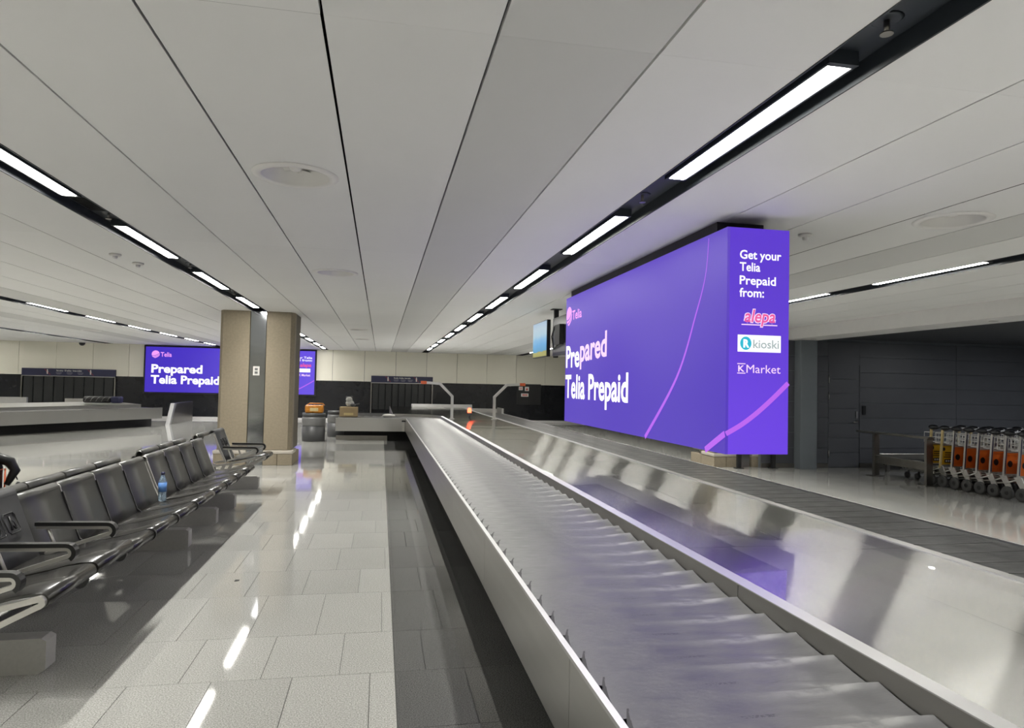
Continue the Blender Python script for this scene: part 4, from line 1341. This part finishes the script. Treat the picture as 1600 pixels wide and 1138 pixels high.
# ================================================================== BINS AND FAR LEFT BRANCH ITEMS
def round_bin(x, y, r, h, lab):
    t = thing('round_bin', lab, 'bin', (x, y, 0), 0, 'round grey bins')
    MB().lathe([(r * 0.98, 0.0), (r, 0.02), (r, h * 0.55)], n=28).build('lower_shell', M['binp'], t)
    MB().lathe([(r * 1.01, h * 0.551), (r * 1.03, h * 0.60), (r * 1.03, h * 0.80), (r, h * 0.86)], n=28).build('ring', M['binring'], t)
    MB().lathe([(r, h * 0.861), (r * 1.02, h * 0.95), (r * 1.0, h), (0.0, h)], n=28).build('lid', M['binp'], t)
round_bin(-1.63, 17.9, 0.28, 0.70, 'large round dark grey bin under the orange box, right of the pillar')
round_bin(-1.16, 19.35, 0.24, 0.70, 'smaller round grey bin between the orange box and the steel branch')
M['amber'] = mat('amber_shiny_box', (0.50, 0.20, 0.03, 1), 0.25, var=0.45, scale=9)
t = thing('orange_box', 'shiny orange box with a pale front standing on the dark grey bin', 'box', (-1.62, 17.9, 0.701))
MB().bevbox(-0.22, 0.22, -0.14, 0.14, 0.0, 0.20, 0.03).build('body', M['amber'], t)
MB().box(-0.10, 0.10, -0.145, -0.1405, 0.05, 0.13).build('front_label', M['labely'], t)
MB().tube([(-0.20, 0, 0.19), (-0.12, 0, 0.24), (0.20, 0, 0.24), (0.24, 0, 0.19)], 0.012, 6).build('handle', M['amber'], t)
t = thing('cardboard_box', 'tan cardboard box standing on the left branch of the carousel', 'box', (-0.80, 18.45, ZP + 0.03))
MB().bevbox(-0.23, 0.23, -0.16, 0.16, 0.0, 0.25, 0.008).build('carton', M['card'], t)
MB().box(-0.12, 0.12, -0.163, -0.1605, 0.04, 0.10).build('label_sticker', M['labely'], t)
MB().box(-0.23, 0.23, -0.02, 0.02, 0.2505, 0.253).build('tape', M['labely'], t)
M['plush'] = mat('white_plush', (0.42, 0.42, 0.40, 1), 0.9, var=0.4, scale=18, bump=0.5, bscale=60)
t = thing('plush_toy', 'white and grey round plush toy sitting on the cardboard box', 'toy', (-0.78, 18.45, ZP + 0.284))
MB().ball((0, 0, 0.09), 0.11, 0.10, 0.09).ball((-0.02, -0.03, 0.19), 0.085, 0.08, 0.075).build('body', M['plush'], t)
MB().ball((-0.08, -0.02, 0.25), 0.028, 0.02, 0.028, 10, 6).ball((0.04, -0.02, 0.255), 0.028, 0.02, 0.028, 10, 6).build('ear', M['binp'], t)
MB().ball((0.08, -0.10, 0.05), 0.07, 0.04, 0.04, 10, 6).tube([(0.1, -0.08, 0.05), (0.25, -0.06, 0.08)], 0.02, 6).build('limb', M['binp'], t)
t = thing('white_bag', 'crumpled white bag lying on the belt at the turn of the carousel', 'bag', (0.22, 18.45, ZP + 0.03))
MB().ball((0, 0, 0.040), 0.15, 0.11, 0.040, 16, 8).ball((0.09, -0.02, 0.035), 0.09, 0.08, 0.035, 12, 6).ball((-0.08, 0.02, 0.030), 0.08, 0.09, 0.030, 12, 6).build('sack', M['white'], t)

# ================================================================== RIGHT: RAIL AND TROLLEYS
t = thing('guide_rail', 'steel guide rail with two posts at the end of the trolley rows', 'railing', (8.83, 9.75, 0))
MB().box(-0.06, 0.06, -0.02, 0.03, 0, 0.76).box(-0.13, 0.08, -0.09, 0.10, 0, 0.012).build('post', M['steeldark'], t)
MB().box(-0.04, 0.06, 1.20, 1.26, 0, 0.76).box(-0.11, 0.08, 1.13, 1.33, 0, 0.012).build('post', M['steeldark'], t)
MB().bevbox(-0.08, 0.05, -0.06, 1.65, 0.762, 0.80, 0.008).build('top_rail', M['steeldark'], t)
MB().bevbox(-0.02, 0.03, 0.03, 1.20, 0.24, 0.38, 0.008).build('bumper_rail', M['steeldark'], t)
t = thing('guide_rail', 'low steel bumper rail behind the trolleys against the dark wall', 'railing', (9.55, 11.85, 0))
MB().box(-0.03, 0.03, -0.03, 0.03, 0, 0.32).box(-0.03, 0.03, -0.33, -0.27, 0, 0.25).build('post', M['steeldark'], t)
MB().box(1.4, 1.46, -0.03, 0.03, 0, 0.32).build('post', M['steeldark'], t)
MB().bevbox(-0.05, 1.6, -0.06, 0.02, 0.20, 0.32, 0.008).build('bumper_rail', M['steeldark'], t)
MB().bevbox(0.1, 1.6, -0.16, -0.061, 0.10, 0.20, 0.008).build('bumper_rail', M['pad'], t)

WH = M['alu']
def trolley_parts(t, kind):
    W = 0.54
    lean = 0.05
    pm = M['labely'] if kind == 'yellow' else WH
    for x in (0.0, W):
        p = MB().add([(x - 0.014, 0.02, 0.30), (x + 0.014, 0.02, 0.30), (x + 0.014, 0.05, 0.30), (x - 0.014, 0.05, 0.30),
                      (x - 0.014, 0.02 - lean, 0.92), (x + 0.014, 0.02 - lean, 0.92), (x + 0.014, 0.05 - lean, 0.92), (x - 0.014, 0.05 - lean, 0.92)],
                     [(0, 3, 2, 1), (4, 5, 6, 7), (0, 1, 5, 4), (1, 2, 6, 5), (2, 3, 7, 6), (3, 0, 4, 7)]).build('upright', pm, t)
        if kind == 'orange':
            MB().add([(x - 0.008, 0.015, 0.36), (x + 0.008, 0.015, 0.36), (x + 0.008, 0.015 - lean * 0.85, 0.88), (x - 0.008, 0.015 - lean * 0.85, 0.88)], [(0, 1, 2, 3)]).build('inlay', M['navy'], p)
        # wheel bracket, triangular
        MB().add([(x - 0.010, 0.10, 0.33), (x - 0.010, -0.02, 0.34), (x - 0.010, -0.10, 0.16), (x - 0.010, -0.06, 0.10), (x + 0.010, 0.10, 0.33), (x + 0.010, -0.02, 0.34), (x + 0.010, -0.10, 0.16), (x + 0.010, -0.06, 0.10)],
                 [(0, 1, 2, 3), (4, 7, 6, 5), (0, 4, 5, 1), (1, 5, 6, 2), (2, 6, 7, 3), (3, 7, 4, 0)]).build('wheel_bracket', WH, t)
        w = MB().lathe([(0.06, -0.022), (0.088, -0.022), (0.095, -0.012), (0.095, 0.012), (0.088, 0.022), (0.06, 0.022)], (x - 0.036, -0.06, 0.096), 20, 'x').build('wheel', M['tyre'], t)
        MB().lathe([(0.02, -0.024), (0.062, -0.018), (0.062, 0.018), (0.02, 0.024)], (x - 0.036, -0.06, 0.096), 16, 'x').build('wheel_hub', M['pad'], w)
        MB().ball((x, -0.06, 0.955), 0.06, 0.10, 0.042).build('grip', M['grip'], t)
        MB().tube([(x, 0.04, 0.30), (x, 0.20, 0.24), (x * 0.6 + 0.108, 0.80, 0.15)], 0.014, 6).build('side_rail', WH, t)
    MB().tube([(0.04, -0.075, 0.950), (W - 0.04, -0.075, 0.950)], 0.019, 10).build('handle_bar', M['hub'], t)
    # wire basket
    mb = MB()
    for z in (0.70, 0.78, 0.86):
        mb.tube([(0.03, 0.0, z), (0.03, 0.17, z), (W - 0.03, 0.17, z), (W - 0.03, 0.0, z)], 0.006, 5)
    for i in range(5):
        x = 0.03 + (W - 0.06) * i / 4
        mb.tube([(x, 0.0, 0.70), (x, 0.17, 0.70), (x, 0.17, 0.86)], 0.005, 5)
    for i in (0, 1, 3, 4):
        x = 0.03 + (W - 0.06) * i / 4
        mb.tube([(x, 0.0, 0.70), (x, -0.01, 0.86)], 0.005, 5)
    mb.build('basket', M['white'], t)
    # advert panel
    am = M['yellow'] if kind == 'yellow' else M['orange']
    p = MB().box(0.025, W - 0.025, 0.035, 0.045, 0.355, 0.66).build('advert_panel', am, t)
    MB().box(0.02, W - 0.02, 0.032, 0.047, 0.335, 0.354).build('panel_frame', WH, t)
    MB().box(0.02, W - 0.02, 0.030, 0.049, 0.661, 0.69).build('panel_frame', WH, t)
    if kind == 'orange':
        c = [(0.11 + 0.042 * math.cos(2 * PI * i / 20), 0.50 + 0.048 * math.sin(2 * PI * i / 20)) for i in range(20)]
        MB().prism(c, 'y', 0.0325, 0.0345).build('round_emblem', M['grip'], p)
        MB().box(0.26, 0.45, 0.0325, 0.0345, 0.575, 0.590).box(0.20, 0.45, 0.0325, 0.0345, 0.545, 0.552).build('print', M['card'], p)
    else:
        c = [(0.07 + 0.028 * math.cos(2 * PI * i / 14), 0.605 + 0.03 * math.sin(2 * PI * i / 14)) for i in range(14)]
        mb = MB().prism(c, 'y', 0.0325, 0.0345)
        for z, a in ((0.54, 0.09), (0.505, 0.09), (0.47, 0.07)):
            mb.box(a, 0.33, 0.0325, 0.0345, z, z + 0.014)
        mb.box(0.08, 0.42, 0.0325, 0.0345, 0.385, 0.44)
        mb.build('print', M['grip'], p)
        mb = MB()
        for i in range(7):
            mb.box(0.10 + 0.042 * i, 0.127 + 0.042 * i, 0.031, 0.0324, 0.40, 0.425)
        mb.build('print', M['white'], p)
    # loading deck and front castor
    mb = MB()
    for i in range(5):
        x = 0.11 + 0.08 * i
        mb.tube([(x, 0.06, 0.27), (x, 0.25, 0.245), (0.27 + (x - 0.27) * 0.7, 0.78, 0.16), (0.27 + (x - 0.27) * 0.7, 0.82, 0.20)], 0.009, 5)
    mb.tube([(0.0, 0.06, 0.275), (W, 0.06, 0.275)], 0.012, 6)
    mb.tube([(0.12, 0.80, 0.155), (0.42, 0.80, 0.155)], 0.013, 6)
    mb.build('loading_deck', WH, t)
    MB().box(0.05, W - 0.05, 0.06, 0.5, 0.225, 0.238).build('deck_plate', M['pad'], t)
    MB().tube([(0.27, 0.78, 0.15), (0.27, 0.80, 0.06)], 0.02, 6).lathe([(0.02, -0.02), (0.055, -0.018), (0.055, 0.018), (0.02, 0.02)], (0.27, 0.82, 0.056), 14, 'x').build('front_castor', M['tyre'], t)
trol = {}
def trolley(kind, x, y, lab):
    if kind not in trol:
        t = thing('luggage_trolley', lab, 'trolley', (x, y, 0), 0, 'luggage trolleys nested in rows')
        trolley_parts(t, kind)
        trol[kind] = t
    else:
        dup(trol[kind], (x, y, 0), 0, lab)
pos = ['first', 'second', 'third', 'fourth', 'fifth', 'sixth', 'seventh', 'eighth']
for i in range(8):
    kind = 'yellow' if i < 2 else 'orange'
    trolley(kind, 9.0 - 0.004 * i, 9.90 - 0.236 * i, 'luggage trolley with %s advert panel, %s in the front row from the steel rail' % (kind, pos[i]))
for i in range(6):
    trolley('orange', 9.78, 9.60 - 0.236 * i, 'luggage trolley in the second row behind, %s from the steel rail, only its handle showing' % pos[i])
